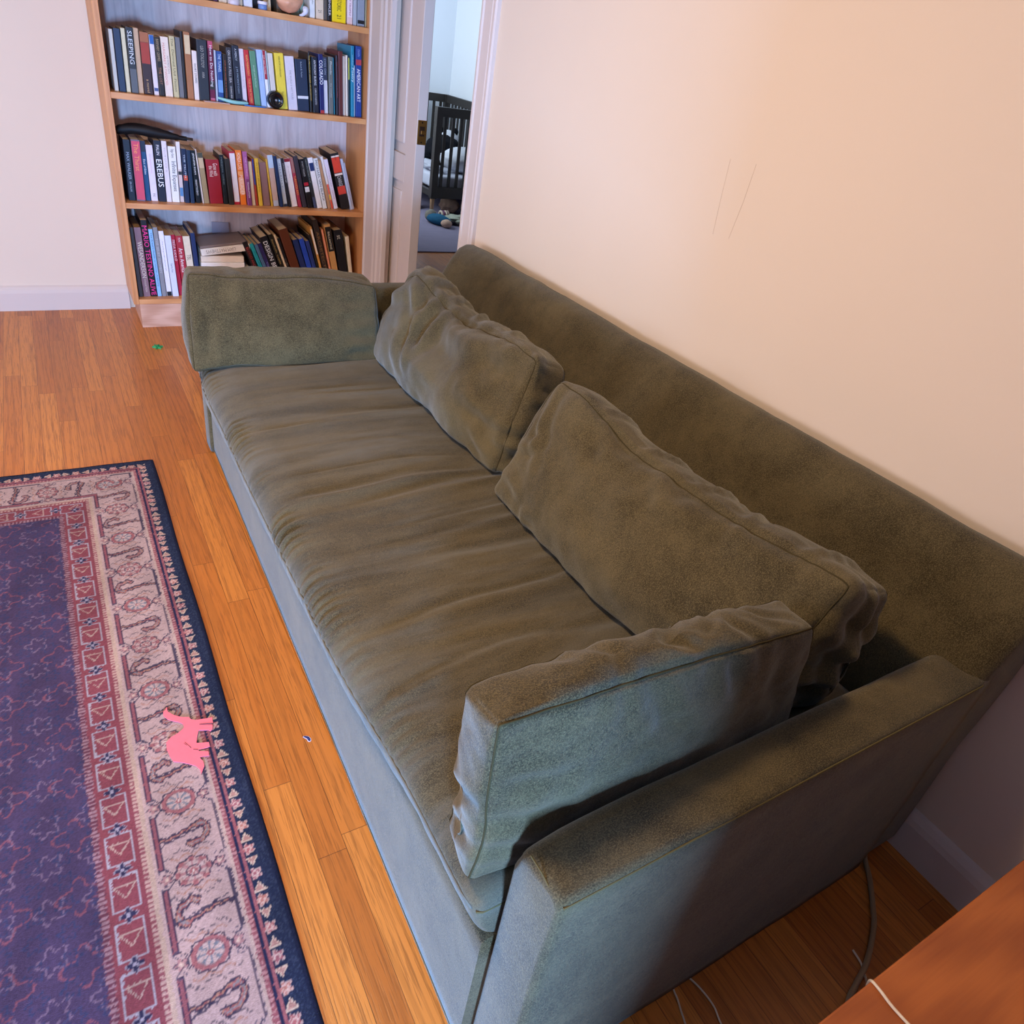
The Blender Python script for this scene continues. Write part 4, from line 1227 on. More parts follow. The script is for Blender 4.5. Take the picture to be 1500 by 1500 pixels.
def seat_cushion():
    prof = [(0.84, 0.0), (0.020, 0.0), (0.008, 0.010), (0.002, 0.030), (0.0, 0.060), (0.0035, 0.072), (0.010, 0.084), (0.020, 0.0955), (0.034, 0.1045), (0.052, 0.111), (0.078, 0.116)]
    for k in range(1, 60):
        x = 0.078 + (0.84 - 0.078) * k / 59
        prof.append((x, 0.116 + 0.008 * math.sin(math.pi * min(1, (x - 0.05) / 0.6))))
    n = len(prof)
    Z0 = 0.347
    ys = ysteps(0.394, 2.474, 0.0065, 0.03)
    V, F = [], []
    rg = random.Random(5)
    creases = [(rg.uniform(0.75, 2.35), rg.uniform(0.03, 0.30), rg.uniform(0.2, 0.6), rg.uniform(0.0012, 0.0040), rg.uniform(0.008, 0.02), rg.uniform(-0.12, 0.12)) for _ in range(30)]
    for y in ys:
        e = min(y - ys[0], ys[-1] - y)
        k = 0.0
        if e < 0.03:
            k = 0.03 - math.sqrt(max(0, 0.03 ** 2 - (0.03 - e) ** 2))
        wob = fbm(y * 3.1, 0.3, 1.7, 2)
        act = 0.25 + 0.75 * min(1, max(0, (y - 0.62) / 0.5))
        ph = 2 * math.pi * 38 * y + 5 * fbm(y * 6, 2.2, 0.1, 2)
        pam = max(0.0, 0.5 + 1.1 * fbm(y * 8, 9.1, 0.4, 2))
        near = min(1.0, max(0.0, (1.25 - y) / 0.7))
        for (x, z) in prof:
            xx = x + k * (0.5 if x < 0.4 else 0)
            zz = z
            if z <= 0.06:
                zz += 0.020 * near * z / 0.06
                if x < 0.1:
                    xx += 0.012 * near * (1 - z / 0.06)
            elif x < 0.1:
                zz += 0.020 * near * max(0.0, 1 - (z - 0.06) / 0.056)
            if z > 0.06:
                zz -= k * 0.9 * min(1, (z - 0.06) / 0.05)
            # gathered front edge between the seam and the top
            if 0.0 <= x < 0.16 and z > 0.058:
                w = math.exp(-((x - 0.022) / 0.030) ** 2)
                q = 0.0042 * act * pam * math.sin(ph + x * 20) * w
                xx -= q
                zz += q * 0.8
            elif z < 0.058 and x < 0.1:
                q = 0.0025 * fbm(y * 14, z * 30, 5.0, 2)
                xx -= q
            if z > 0.1:
                zz += 0.006 * fbm(x * 2.2, y * 1.7, 0.5, 3) + 0.0012 * fbm(x * 12, y * 22, 3.5, 2)
                for (cy, cx, cl, am, wd, sl) in creases:
                    dd = (y - cy - sl * (x - cx) - 0.012 * math.sin(x * 9 + cy * 7)) / wd
                    if abs(dd) < 4 and cx - 0.1 < x < cx + cl + 0.1:
                        tw = min(1, max(0, (x - cx + 0.08) / 0.12)) * min(1, max(0, (cx + cl + 0.08 - x) / 0.14))
                        zz += am * tw * (math.exp(-dd * dd) - 0.7 * math.exp(-((dd - 1.7) ** 2)))
            V.append((seat_x(y) + xx + 0.003 * wob, y, Z0 + zz))
    m = len(ys)
    for i in range(m - 1):
        for j in range(n):
            kk = (j + 1) % n
            F.append([i * n + j, i * n + kk, (i + 1) * n + kk, (i + 1) * n + j])
    F.append(list(range(n))[::-1])
    F.append([(m - 1) * n + j for j in range(n)])
    o = mesh_obj('seat_cushion', V, F, M_SEAT, sofa, smooth=True)
    line = [V[i * n + 4] for i in range(3, m - 3, 3)]
    line = [(x - 0.0006, y, z) for x, y, z in line]
    v, f = tube_vf(line, 0.0018, 6)
    mesh_obj('seam', v, f, plain('#67645a', 0.9, 0.1), o, smooth=True)
    # seam round the near end
    e = [(0.337, 0.3985, 0.427), (0.345, 0.3945, 0.427), (0.40, 0.3935, 0.427), (0.6, 0.3935, 0.427)]
    v, f = tube_vf(e, 0.0016, 6)
    mesh_obj('seam', v, f, M_SEAM, o)
    return o


seat_cushion()

# ------------------------------------------------------------------ loose cushions
cush_mat = fabric('green_chenille_back', streak=(0.2, 0.5, 0.6))
# near bolster: long face toward the near arm.  axes: p0 along x, p1 along y (0 = near), p2 up
c = corner_map([(0.330, 0.410, 0.463), (0.965, 0.415, 0.468), (0.345, 0.510, 0.470), (0.960, 0.520, 0.475),
                (0.322, 0.412, 0.795), (0.888, 0.420, 0.746), (0.328, 0.502, 0.764), (0.910, 0.506, 0.726)])
folds = [(2, 1, [(-0.35, -0.9), (-0.30, 0.1), (-0.42, 0.8)], 0.012, -0.006), (2, 1, [(0.12, 0.9), (0.0, 0.0), (0.22, -0.9)], 0.012, -0.007),
         (2, 1, [(0.38, 0.7), (0.45, -0.2), (0.55, -0.9)], 0.010, -0.005), (2, 1, [(0.6, 0.9), (0.68, 0.2), (0.86, -0.3)], 0.010, -0.005),
         (2, 1, [(0.2, -0.4), (0.34, 0.3), (0.4, 0.9)], 0.010, -0.004), (2, 1, [(-0.6, 0.9), (-0.5, 0.4)], 0.012, -0.004),
         (1, -1, [(-0.2, 0.95), (-0.08, 0.45), (0.05, 0.2)], 0.018, -0.006), (1, -1, [(0.32, 0.95), (0.4, 0.5)], 0.016, -0.005),
         (1, -1, [(-0.95, 0.3), (-0.6, 0.22)], 0.012, -0.005), (1, -1, [(-0.95, -0.1), (-0.62, -0.22)], 0.014, -0.006), (1, -1, [(-0.95, -0.5), (-0.68, -0.66)], 0.012, -0.005),
         (1, -1, [(0.75, 0.9), (0.7, 0.3), (0.8, -0.2)], 0.02, -0.005),
         (0, -1, [(-0.9, 0.1), (0.3, -0.1), (0.9, -0.4)], 0.012, -0.005), (0, -1, [(-0.9, -0.45), (0.2, -0.6), (0.9, -0.85)], 0.012, -0.005)]


def warp_near(W, P):
    W = W.copy()
    # ears at the tips, sagging top, and the soft lower front corner pinched in
    top = np.clip(P[:, 2], 0, 1)
    W[:, 2] += 0.012 * top * np.cos(P[:, 0] * math.pi / 2) * (0.3 + 0.7 * (P[:, 1] + 1) / 2)
    lowleft = np.clip(-P[:, 2], 0, 1) ** 2 * np.clip(-P[:, 0], 0, 1) ** 3
    W[:, 1] += 0.012 * lowleft * (P[:, 1] < 0)
    mid = np.exp(-((P[:, 2] + 0.35) / 0.35) ** 2) * np.clip(-P[:, 0], 0, 1) ** 6
    W[:, 0] += 0.006 * mid
    # the hidden lower far corner tucks up behind the arm
    far = np.clip(P[:, 0], 0, 1) ** 3
    W[:, 2] += 0.0 * far
    return W


b1 = cushion('bolster_cushion', c, cush_mat, n=84, r=0.013, bulge=(0.012, 0.020, 0.020), folds=folds,
             puckers=[(1, -1, 2, 1, 20, 0.0012, 0.02), (0, -1, 1, -1, 10, 0.002, 0.04)], lump=0.007, lump_f=6, warp=warp_near,
             seams=[(1, -1), (1, 1)], seam_mat=M_SEAMD, seed=3)
finish(b1, 'boxed green side cushion standing against the near arm of the sofa', 'cushion', 'side cushions of the sofa')

# far bolster
c = corner_map([(0.290, 2.175, 0.458), (0.875, 2.150, 0.470), (0.300, 2.330, 0.472), (0.88, 2.330, 0.475),
                (0.312, 2.270, 0.738), (0.890, 2.250, 0.690), (0.325, 2.405, 0.722), (0.905, 2.400, 0.680)])
folds = [(1, -1, [(-0.95, 0.55), (-0.8, 0.1), (-0.85, -0.5)], 0.02, -0.006), (1, -1, [(0.9, 0.6), (0.6, 0.5), (0.45, 0.62)], 0.016, -0.005),
         (1, -1, [(0.95, 0.1), (0.6, 0.15), (0.4, 0.35)], 0.02, -0.004), (1, -1, [(0.95, -0.3), (0.75, -0.3), (0.6, -0.2)], 0.018, -0.006),
         (1, -1, [(0.95, -0.75), (0.7, -0.7), (0.62, -0.85)], 0.018, -0.006), (1, -1, [(-0.6, 0.98), (-0.7, 0.7), (-0.66, 0.5)], 0.02, -0.005),
         (2, 1, [(-0.5, 0.9), (-0.35, -0.9)], 0.02, -0.006), (1, -1, [(-0.95, 0.8), (-0.9, -0.9)], 0.015, 0.003)]


def warp_far(W, P):
    W = W.copy()
    top = np.clip(P[:, 2], 0, 1)
    W[:, 2] += top * 0.010 * (np.sin(P[:, 0] * 2.6 + 0.4))
    bot = np.clip(-P[:, 2], 0, 1)
    W[:, 2] -= bot * 0.006 * (1 + np.cos(P[:, 0] * 6)) * 0.5
    return W


b2 = cushion('bolster_cushion', c, cush_mat, n=70, r=0.016, bulge=(0.015, 0.035, 0.012), folds=folds,
             puckers=[(1, -1, 2, -1, 16, 0.002, 0.02)], lump=0.007, lump_f=5, warp=warp_far, seams=[(1, -1)], seam_mat=M_SEAMD, seed=21)
finish(b2, 'boxed green side cushion lying against the far arm, nearest the bookcase', 'cushion', 'side cushions of the sofa')

# far back cushion (slumped).  axes: p0 along y (0 = near end), p1 x (0 = front), p2 up
c = corner_map([(0.872, 1.350, 0.465), (0.850, 2.200, 0.468), (1.100, 1.350, 0.470), (1.090, 2.30, 0.475),
                (0.968, 1.370, 0.788), (0.955, 2.270, 0.770), (1.085, 1.395, 0.742), (1.100, 2.370, 0.740)])


def warp_b1(W, P):
    W = W.copy()
    t = (P[:, 0] + 1) / 2                      # 0 near .. 1 far
    up = np.clip((P[:, 2] + 0.2) / 1.2, 0, 1)
    sag = np.exp(-((t - 0.52) / 0.20) ** 2)
    W[:, 2] -= up * 0.056 * sag
    W[:, 0] += up * 0.030 * sag
    # rounded slouching far end
    farq = np.clip((t - 0.72) / 0.28, 0, 1) ** 2
    W[:, 2] += up * 0.020 * np.exp(-((t - 0.84) / 0.12) ** 2)
    W[:, 2] -= up * 0.10 * farq * np.clip((1 - P[:, 1]) / 2, 0, 1)
    W[:, 1] -= 0.05 * farq * up
    # belly leaning over the seat
    W[:, 0] -= 0.012 * np.exp(-((P[:, 2] + 0.25) / 0.5) ** 2) * (P[:, 1] < 0) * np.sin(np.pi * t)
    return W


folds = [(1, -1, [(0.30, 0.98), (0.34, 0.55), (0.30, 0.15), (0.24, -0.25)], 0.020, -0.022),
         (1, -1, [(0.62, 0.95), (0.46, 0.62), (0.36, 0.35)], 0.018, -0.016),
         (1, -1, [(0.16, 0.98), (0.20, 0.60), (0.17, 0.25), (0.20, -0.10)], 0.020, -0.016),
         (1, -1, [(0.12, 0.90), (-0.10, 0.70), (-0.42, 0.70), (-0.80, 0.84)], 0.026, -0.020),
         (1, -1, [(0.02, 0.62), (-0.25, 0.50), (-0.50, 0.58)], 0.024, -0.010),
         (1, -1, [(0.92, 0.6), (0.76, 0.58), (0.58, 0.70)], 0.020, -0.010),
         (1, -1, [(-0.98, -0.1), (-0.72, -0.08), (-0.5, 0.0)], 0.018, -0.012),
         (1, -1, [(-0.98, -0.75), (-0.8, -0.6), (-0.72, -0.4)], 0.016, -0.009),
         (1, -1, [(0.55, 0.3), (0.46, -0.1), (0.38, -0.4)], 0.028, -0.008),
         (2, 1, [(0.5, -0.9), (0.45, 0.0), (0.40, 0.9)], 0.018, -0.014), (2, 1, [(0.22, -0.9), (0.25, 0.2), (0.2, 0.9)], 0.016, -0.012),
         (2, 1, [(-0.1, -0.9), (0.0, 0.9)], 0.016, -0.010), (2, 1, [(-0.62, -0.8), (-0.55, 0.9)], 0.018, -0.008),
         (0, -1, [(-0.9, 0.4), (0.2, 0.35), (0.9, 0.5)], 0.012, -0.005), (0, -1, [(-0.95, -0.4), (0.0, -0.45)], 0.012, -0.008), (0, -1, [(-0.9, -0.9), (-0.1, -0.7)], 0.014, -0.010)]
b3 = cushion('back_cushion', c, cush_mat, n=96, r=0.03, bulge=(0.022, 0.050, 0.014), folds=folds,
             puckers=[(1, -1, 0, -1, 18, 0.0022, 0.03), (2, 1, 1, -1, 11, 0.0035, 0.05)], lump=0.012, lump_f=6, warp=warp_b1,
             seams=[(1, -1), (1, 1)], seam_mat=M_SEAMD, seed=40)
finish(b3, 'slumped wrinkled green back cushion, the one nearer the doorway', 'cushion', 'back cushions of the sofa')

# near back cushion
c = corner_map([(0.850, 0.462, 0.466), (0.830, 1.285, 0.468), (1.110, 0.440, 0.470), (1.060, 1.300, 0.475),
                (0.985, 0.440, 0.788), (0.945, 1.255, 0.798), (1.130, 0.430, 0.738), (1.060, 1.290, 0.745)])


def warp_b2(W, P):
    W = W.copy()
    t = (P[:, 0] + 1) / 2
    up = np.clip((P[:, 2] + 0.2) / 1.2, 0, 1)
    W[:, 2] -= up * 0.036 * np.exp(-((t - 0.60) / 0.20) ** 2)
    W[:, 2] -= up * 0.026 * np.exp(-((t - 0.30) / 0.18) ** 2)
    W[:, 0] -= 0.018 * np.exp(-((P[:, 2] + 0.1) / 0.6) ** 2) * (P[:, 1] < 0) * np.sin(np.pi * t)
    nearq = np.clip((0.12 - t) / 0.12, 0, 1)
    low = np.clip(-P[:, 2], 0, 1)
    W[:, 0] += 0.05 * nearq * low * (P[:, 1] < 0.5)
    return W


folds = [(1, -1, [(0.93, 0.9), (0.86, 0.3), (0.74, -0.1)], 0.014, -0.008),
         (1, -1, [(0.96, -0.1), (0.84, 0.05), (0.8, 0.2)], 0.012, -0.010),
         (1, -1, [(0.96, -0.55), (0.86, -0.5), (0.72, -0.55)], 0.012, -0.006),
         (1, -1, [(0.75, 0.75), (0.45, 0.5), (0.1, 0.42), (-0.2, 0.5)], 0.034, -0.009),
         (1, -1, [(0.5, 0.95), (0.35, 0.72), (0.15, 0.75)], 0.018, -0.010),
         (1, -1, [(0.05, 0.92), (-0.10, 0.68), (-0.35, 0.72)], 0.018, -0.011),
         (1, -1, [(-0.4, 0.95), (-0.55, 0.75), (-0.85, 0.7)], 0.020, -0.008),
         (1, -1, [(-0.95, 0.35), (-0.80, 0.1), (-0.6, 0.05)], 0.020, -0.010),
         (1, -1, [(-0.95, -0.2), (-0.78, -0.35), (-0.6, -0.3)], 0.020, -0.010),
         (1, -1, [(0.6, -0.95), (0.62, -0.7), (0.5, -0.55)], 0.012, -0.005),
         (2, 1, [(0.6, -0.9), (0.5, 0.9)], 0.012, -0.006), (2, 1, [(0.25, -0.9), (0.1, 0.9)], 0.012, -0.008), (2, 1, [(-0.1, -0.9), (-0.2, 0.9)], 0.012, -0.007),
         (2, 1, [(-0.45, -0.9), (-0.35, 0.9)], 0.012, -0.007), (2, 1, [(-0.75, -0.9), (-0.8, 0.9)], 0.012, -0.006),
         (0, -1, [(-0.8, 0.5), (0.0, 0.2), (0.8, 0.4)], 0.016, -0.012), (0, -1, [(-0.9, -0.2), (0.4, -0.3)], 0.014, -0.009), (0, -1, [(0.1, 0.9), (0.0, 0.2), (0.1, -0.8)], 0.016, -0.010)]
b4 = cushion('back_cushion', c, cush_mat, n=96, r=0.028, bulge=(0.022, 0.046, 0.012), folds=folds,
             puckers=[(1, -1, 0, 1, 14, 0.0025, 0.03), (1, -1, 2, -1, 20, 0.0012, 0.02), (2, 1, 1, -1, 10, 0.0022, 0.05)], lump=0.011, lump_f=5, warp=warp_b2,
             seams=[(1, -1), (1, 1)], seam_mat=M_SEAMD, seed=71)
finish(b4, 'plump green back cushion overlapping the other, nearest the near arm', 'cushion', 'back cushions of the sofa')

# ================================================================== rug (woven pattern held as per-vertex dye colour)
def rug_colors(X, Y):
    """X, Y world arrays -> linear rgb of the dyed pile"""
    d = 0.17 - X
    t = Y
    rs = np.random.RandomState(3)
    n = X.shape

    def L(h):
        return np.array(lin(h))
    navy, dnavy = L('#26314f'), L('#1d2340')
    rose, red, cream, pink = L('#a8616b'), L('#a04a55'), L('#b9a093'), L('#bb9c9c')
    grey, blue, orange, plum, ink = L('#8d8790'), L('#5f7488'), L('#b07a62'), L('#6d4258'), L('#363352')
    c = np.empty(n + (3,))
    c[:] = pink

    # jitter so that edges look woven
    ix, iy = np.floor(d / 0.0016).astype(int), np.floor(t / 0.0016).astype(int)
    h1 = np.sin(ix * 12.9898 + iy * 78.233) * 43758.5453
    h1 = h1 - np.floor(h1)
    h2 = np.sin(ix * 39.346 + iy * 11.135) * 24634.6345
    h2 = h2 - np.floor(h2)
    # corner: the border turns at the far end of the rug
    d2 = 2.486 - Y
    turn = d2 < d
    dd = np.where(turn, d2, d) + (h1 - 0.5) * 0.0012
    tt = np.where(turn, X + 3.0, t) + (h2 - 0.5) * 0.0012

    def put(m, col, k=1.0):
        c[m] = c[m] * (1 - k) + col * k

    def band(a, b, col, k=1.0):
        put((dd >= a) & (dd < b), col, k)

    # main border with medallions, period 0.328 (two medallions)
    Pm = 0.164
    ph = (tt - 0.712) / Pm
    k = np.round(ph)
    even = (k.astype(int) % 2) == 0
    v = (ph - k) * Pm            # along, centred on a medallion
    ph2 = ph - 0.5
    k2 = np.round(ph2)
    v2 = (ph2 - k2) * Pm         # centred between medallions
    odd2 = (k2.astype(int) % 2) == 0
    u = dd - 0.143               # across
    inb = (dd > 0.078) & (dd < 0.209)
    # faded patches
    put(inb, L('#c0a9a2'), 1.0)
    fade = 0.5 + 0.5 * np.sin(tt * 7 + dd * 23)
    put(inb, pink, 0.6)

    def outline(f, w, col, m=inb, k=1.0):
        put(m & (np.abs(f) < w), col, k)

    def fill(f, col, m=inb, k=1.0):
        put(m & (f < 0), col, k)

    # cane shaped palmettes between medallions, each pair turned head to tail
    def cane(U, Vv):
        pts = [(-0.044, -0.002), (-0.020, 0.003), (0.022, 0.0)]
        for i in range(9):
            q_ = -math.pi / 2 + math.pi * i / 8
            pts.append((0.024 + 0.0125 * math.cos(q_), 0.0125 + 0.0125 * math.sin(q_)))
        pts += [(0.012, 0.0265), (0.006, 0.022)]
        best = np.full(U.shape, 9.0)
        n_ = len(pts) - 1
        for i in range(n_):
            (x0, y0), (x1, y1) = pts[i], pts[i + 1]
            dx, dy = x1 - x0, y1 - y0
            q_ = np.clip(((U - x0) * dx + (Vv - y0) * dy) / (dx * dx + dy * dy), 0, 1)
            w_ = 0.0022 + 0.0048 * (i + q_) / n_ if i < 3 else 0.0058 - 0.0012 * (i + q_) / n_
            best = np.minimum(best, np.hypot(U - x0 - q_ * dx, Vv - y0 - q_ * dy) - w_)
        return best
    s = np.where(odd2, 1.0, -1.0)
    wv = 0.0012 * np.sin(u * 330)
    for (sg, dv, c1, c2) in ((1.0, -0.010, orange, L('#c2a79b')),):
        f_ = cane((u * s) / 1.15 + 0.003, (v2 * s - dv) / 1.45 + wv + 0.12 * u * s)
        fill(f_, c1, k=0.85)
        fill(f_ + 0.0022, np.array(red), k=0.7)
        fill(f_ + 0.0036, c2, k=0.8)
        put(inb & (f_ < -0.0038), blue, 0.6)
        outline(f_, 0.0014, ink, k=0.92)
    # thin diagonal stems
    ln1 = np.abs(v2 * 1.0 + u * 0.22 + 0.0015 * np.sin(u * 300)) - 0.0017
    put(inb & (ln1 < 0) & (np.abs(u) < 0.05), ink, 0.85)
    for sg in (-1, 1):
        scr = np.abs(v2 - sg * 0.036 - 0.006 * np.sin(u * 150 + sg) - 0.0025 * np.sin(u * 520)) - 0.0016
        put(inb & (scr < 0) & (np.abs(u) < 0.045), L('#4a4658'), 0.75)
        scr = np.abs(v2 - sg * 0.046 - 0.004 * np.sin(u * 210)) - 0.0018
        put(inb & (scr < 0) & (np.abs(u) < 0.035), orange, 0.7)
    # cartouche bars: navy on the outer side, red on the inner side
    gap = np.abs(v2) < 0.061
    bar = (dd > 0.080) & (dd < 0.087) & gap & odd2
    put(bar, ink, 0.9)
    bar = (dd > 0.080) & (dd < 0.084) & gap & ~odd2
    put(bar, ink, 0.8)
    bar = (dd > 0.190) & (dd < 0.201) & gap
    put(bar, L('#93505c'), 0.95)
    for q in (0.190, 0.201):
        put((np.abs(dd - q) < 0.0014) & gap, ink, 0.9)
    put((np.abs(np.abs(v2) - 0.061) < 0.0014) & (dd > 0.190) & (dd < 0.201), ink, 0.9)
    # corner chamfers of the cartouches
    for sg in (-1, 1):
        cham = np.abs((np.abs(v2) - 0.061) - (0.190 - dd) * 0.9) - 0.0013
        put(inb & (cham < 0) & (dd < 0.190) & (dd > 0.172), ink, 0.85)
        cham = np.abs((np.abs(v2) - 0.061) - (dd - 0.087) * 0.9) - 0.0013
        put(inb & (cham < 0) & (dd > 0.087) & (dd < 0.105), ink, 0.85)
    # medallions
    a = np.arctan2(v, u)
    r = np.hypot(u / 1.12, v)
    wob = 0.0020 * np.cos(8 * a)
    R = np.where(even, 0.031, 0.029)
    med = r - R - wob
    fill(med, np.array(L('#c3aaa5')))
    m_in = inb & (med < 0)
    ring = (r > 0.021) & (r < 0.029)
    put(m_in & ring, np.array(red), 0.8)
    put(m_in & ring & ~even & (np.cos(8 * a) < 0), L('#c7a79e'), 0.8)
    pet = (r < 0.020) & (np.abs(np.sin(4 * a)) < 0.62) & (r > 0.006)
    put(m_in & pet & even, blue, 0.8)
    put(m_in & pet & ~even, rose, 0.7)
    put(m_in & (np.abs(r - 0.011) < 0.0014) & ~even, ink, 0.85)
    put(m_in & (r < 0.0055), np.array(red), 0.8)
    put(m_in & (r < 0.0025), L('#ddd0c4'), 0.9)
    outline(med, 0.0015, ink, k=0.9)
    put(inb & (np.abs(r - 0.021) < 0.0010) , plum, 0.6)
    # side blossoms of each medallion
    for sg in (-1, 1):
        rr = np.hypot(u - sg * 0.047, v)
        aa = np.arctan2(v, u - sg * 0.047)
        bl = rr - 0.0095 - 0.0025 * np.cos(5 * aa)
        fill(bl, rose, k=0.55)
        outline(bl, 0.0013, ink, k=0.8)
        fill(rr - 0.004, L('#d0b6a6'))
        for sv in (-1, 1):
            lf = np.hypot((u - sg * 0.050), (v - sv * 0.019) * 1.5) - 0.0075
            outline(lf, 0.0010, L('#55506a'), k=0.8)
    # bands
    band(-0.01, 0.062, navy)
    put((dd < 0.062) & (h1 > 0.72), L('#3c4a66'), 0.6)
    band(-0.01, 0.010, dnavy, 0.8)
    # flowers and triangles on the navy edge
    Pf = 0.0555
    q = (tt - 0.71) / Pf
    w = (q - np.round(q)) * Pf
    e = dd - 0.042
    rr = np.hypot(e, w)
    aa = np.arctan2(w, e)
    kk = np.round(q).astype(int) % 3
    fl = rr - 0.0098 - 0.0024 * np.cos(5 * aa)
    m = dd < 0.062
    for i, cc in enumerate(('#b96a6e', '#c07e72', '#a9646f')):
        put(m & (fl < 0) & (kk == i), L(cc))
    put(m & (np.abs(fl) < 0.0013), L('#d3b4ac'), 0.8)
    put(m & (np.abs(rr - 0.0045) < 0.0012), L('#dcc2b6'), 0.8)
    q3 = q - 0.5
    w3 = (q3 - np.round(q3)) * Pf
    k3 = np.round(q3).astype(int) % 2
    flip = np.where(k3 == 0, 1, -1)
    ww = w3 * flip
    tri = np.maximum(np.abs(e + 0.001) - (ww + 0.008) * 0.62, ww - 0.0085)
    put(m & (tri < 0), L('#b98a80'))
    put(m & (np.abs(tri) < 0.0013), L('#d9c3ae'), 0.9)
    band(0.0515, 0.0585, L('#a8626a'))
    put((dd > 0.0515) & (dd < 0.0585) & (h1 > 0.6), L('#94505e'), 0.7)
    band(0.0585, 0.0630, L('#2a2f52'))
    # ticked guard stripe
    g = (dd >= 0.063) & (dd < 0.0735)
    put(g, L('#9d5862'))
    tk = np.abs(((tt / 0.0096) % 1) - 0.5)
    put(g & (tk < 0.24) & (dd > 0.065) & (dd < 0.0715), L('#c08a8c'))
    put(g & (tk > 0.44), L('#7b4453'), 0.8)
    band(0.0735, 0.079, L('#c4aaa0'))
    # inner guard, red border and the dusky field
    band(0.2085, 0.216, L('#c1a695'))
    g = (dd >= 0.216) & (dd < 0.226)
    put(g, L('#94515c'))
    put(g & (tk < 0.28) & (dd > 0.2175), L('#c09d94'))
    band(0.226, 0.290, L('#8d4552'))
    Pb = 0.092
    qb = (tt - 0.70) / Pb
    wb = (qb - np.round(qb)) * Pb
    eb = dd - 0.258
    hexo = np.maximum(np.abs(eb) - 0.022, np.abs(wb) - 0.034)
    mb = (dd > 0.226) & (dd < 0.290)
    put(mb & (np.abs(hexo) < 0.0018), L('#a7a3b0'))
    t3 = np.maximum(np.abs(eb) - (wb + 0.012) * 0.7, wb - 0.013)
    put(mb & (np.abs(t3) < 0.0016), L('#b59a90'))
    wb2 = (qb - 0.5 - np.round(qb - 0.5)) * Pb
    rb = np.hypot(eb, wb2)
    ab = np.arctan2(wb2, eb)
    fb = rb - 0.011 - 0.004 * np.cos(4 * ab)
    put(mb & (fb < 0), L('#343456'))
    put(mb & (np.abs(fb) < 0.0013), L('#9c97a8'), 0.8)
    put(mb & (rb < 0.004), L('#a39cb0'))
    g = (dd >= 0.290) & (dd < 0.302)
    put(g, L('#6e3c50'))
    put(g & (tk < 0.25), L('#a98792'), 0.8)
    fld = dd >= 0.302
    put(fld, L('#4d3f63'))
    for (pu, pv, col, kx) in ((0.075, 0.09, '#7f6a86', 5), (0.11, 0.13, '#8c5062', 4), (0.05, 0.05, '#35406a', 6)):
        qa = (dd / pu) - np.round(dd / pu)
        qb_ = (tt / pv) - np.round(tt / pv)
        r_ = np.hypot(qa * pu, qb_ * pv)
        a_ = np.arctan2(qb_, qa)
        f_ = r_ - pu * 0.26 * (1 + 0.3 * np.cos(kx * a_))
        put(fld & (np.abs(f_) < 0.0022), L(col), 0.8)
    # overall fading and pile grain
    gr = 0.86 + 0.26 * h2
    c *= gr[..., None]
    lo = 1 + 0.07 * np.sin(tt * 13 + 2 * np.sin(dd * 30)) + 0.05 * np.sin(tt * 31 + dd * 55)
    c *= lo[..., None] * 0.80
    c = c * 0.86 + c.mean(-1, keepdims=True) * 0.14
    return np.clip(c, 0, 1)


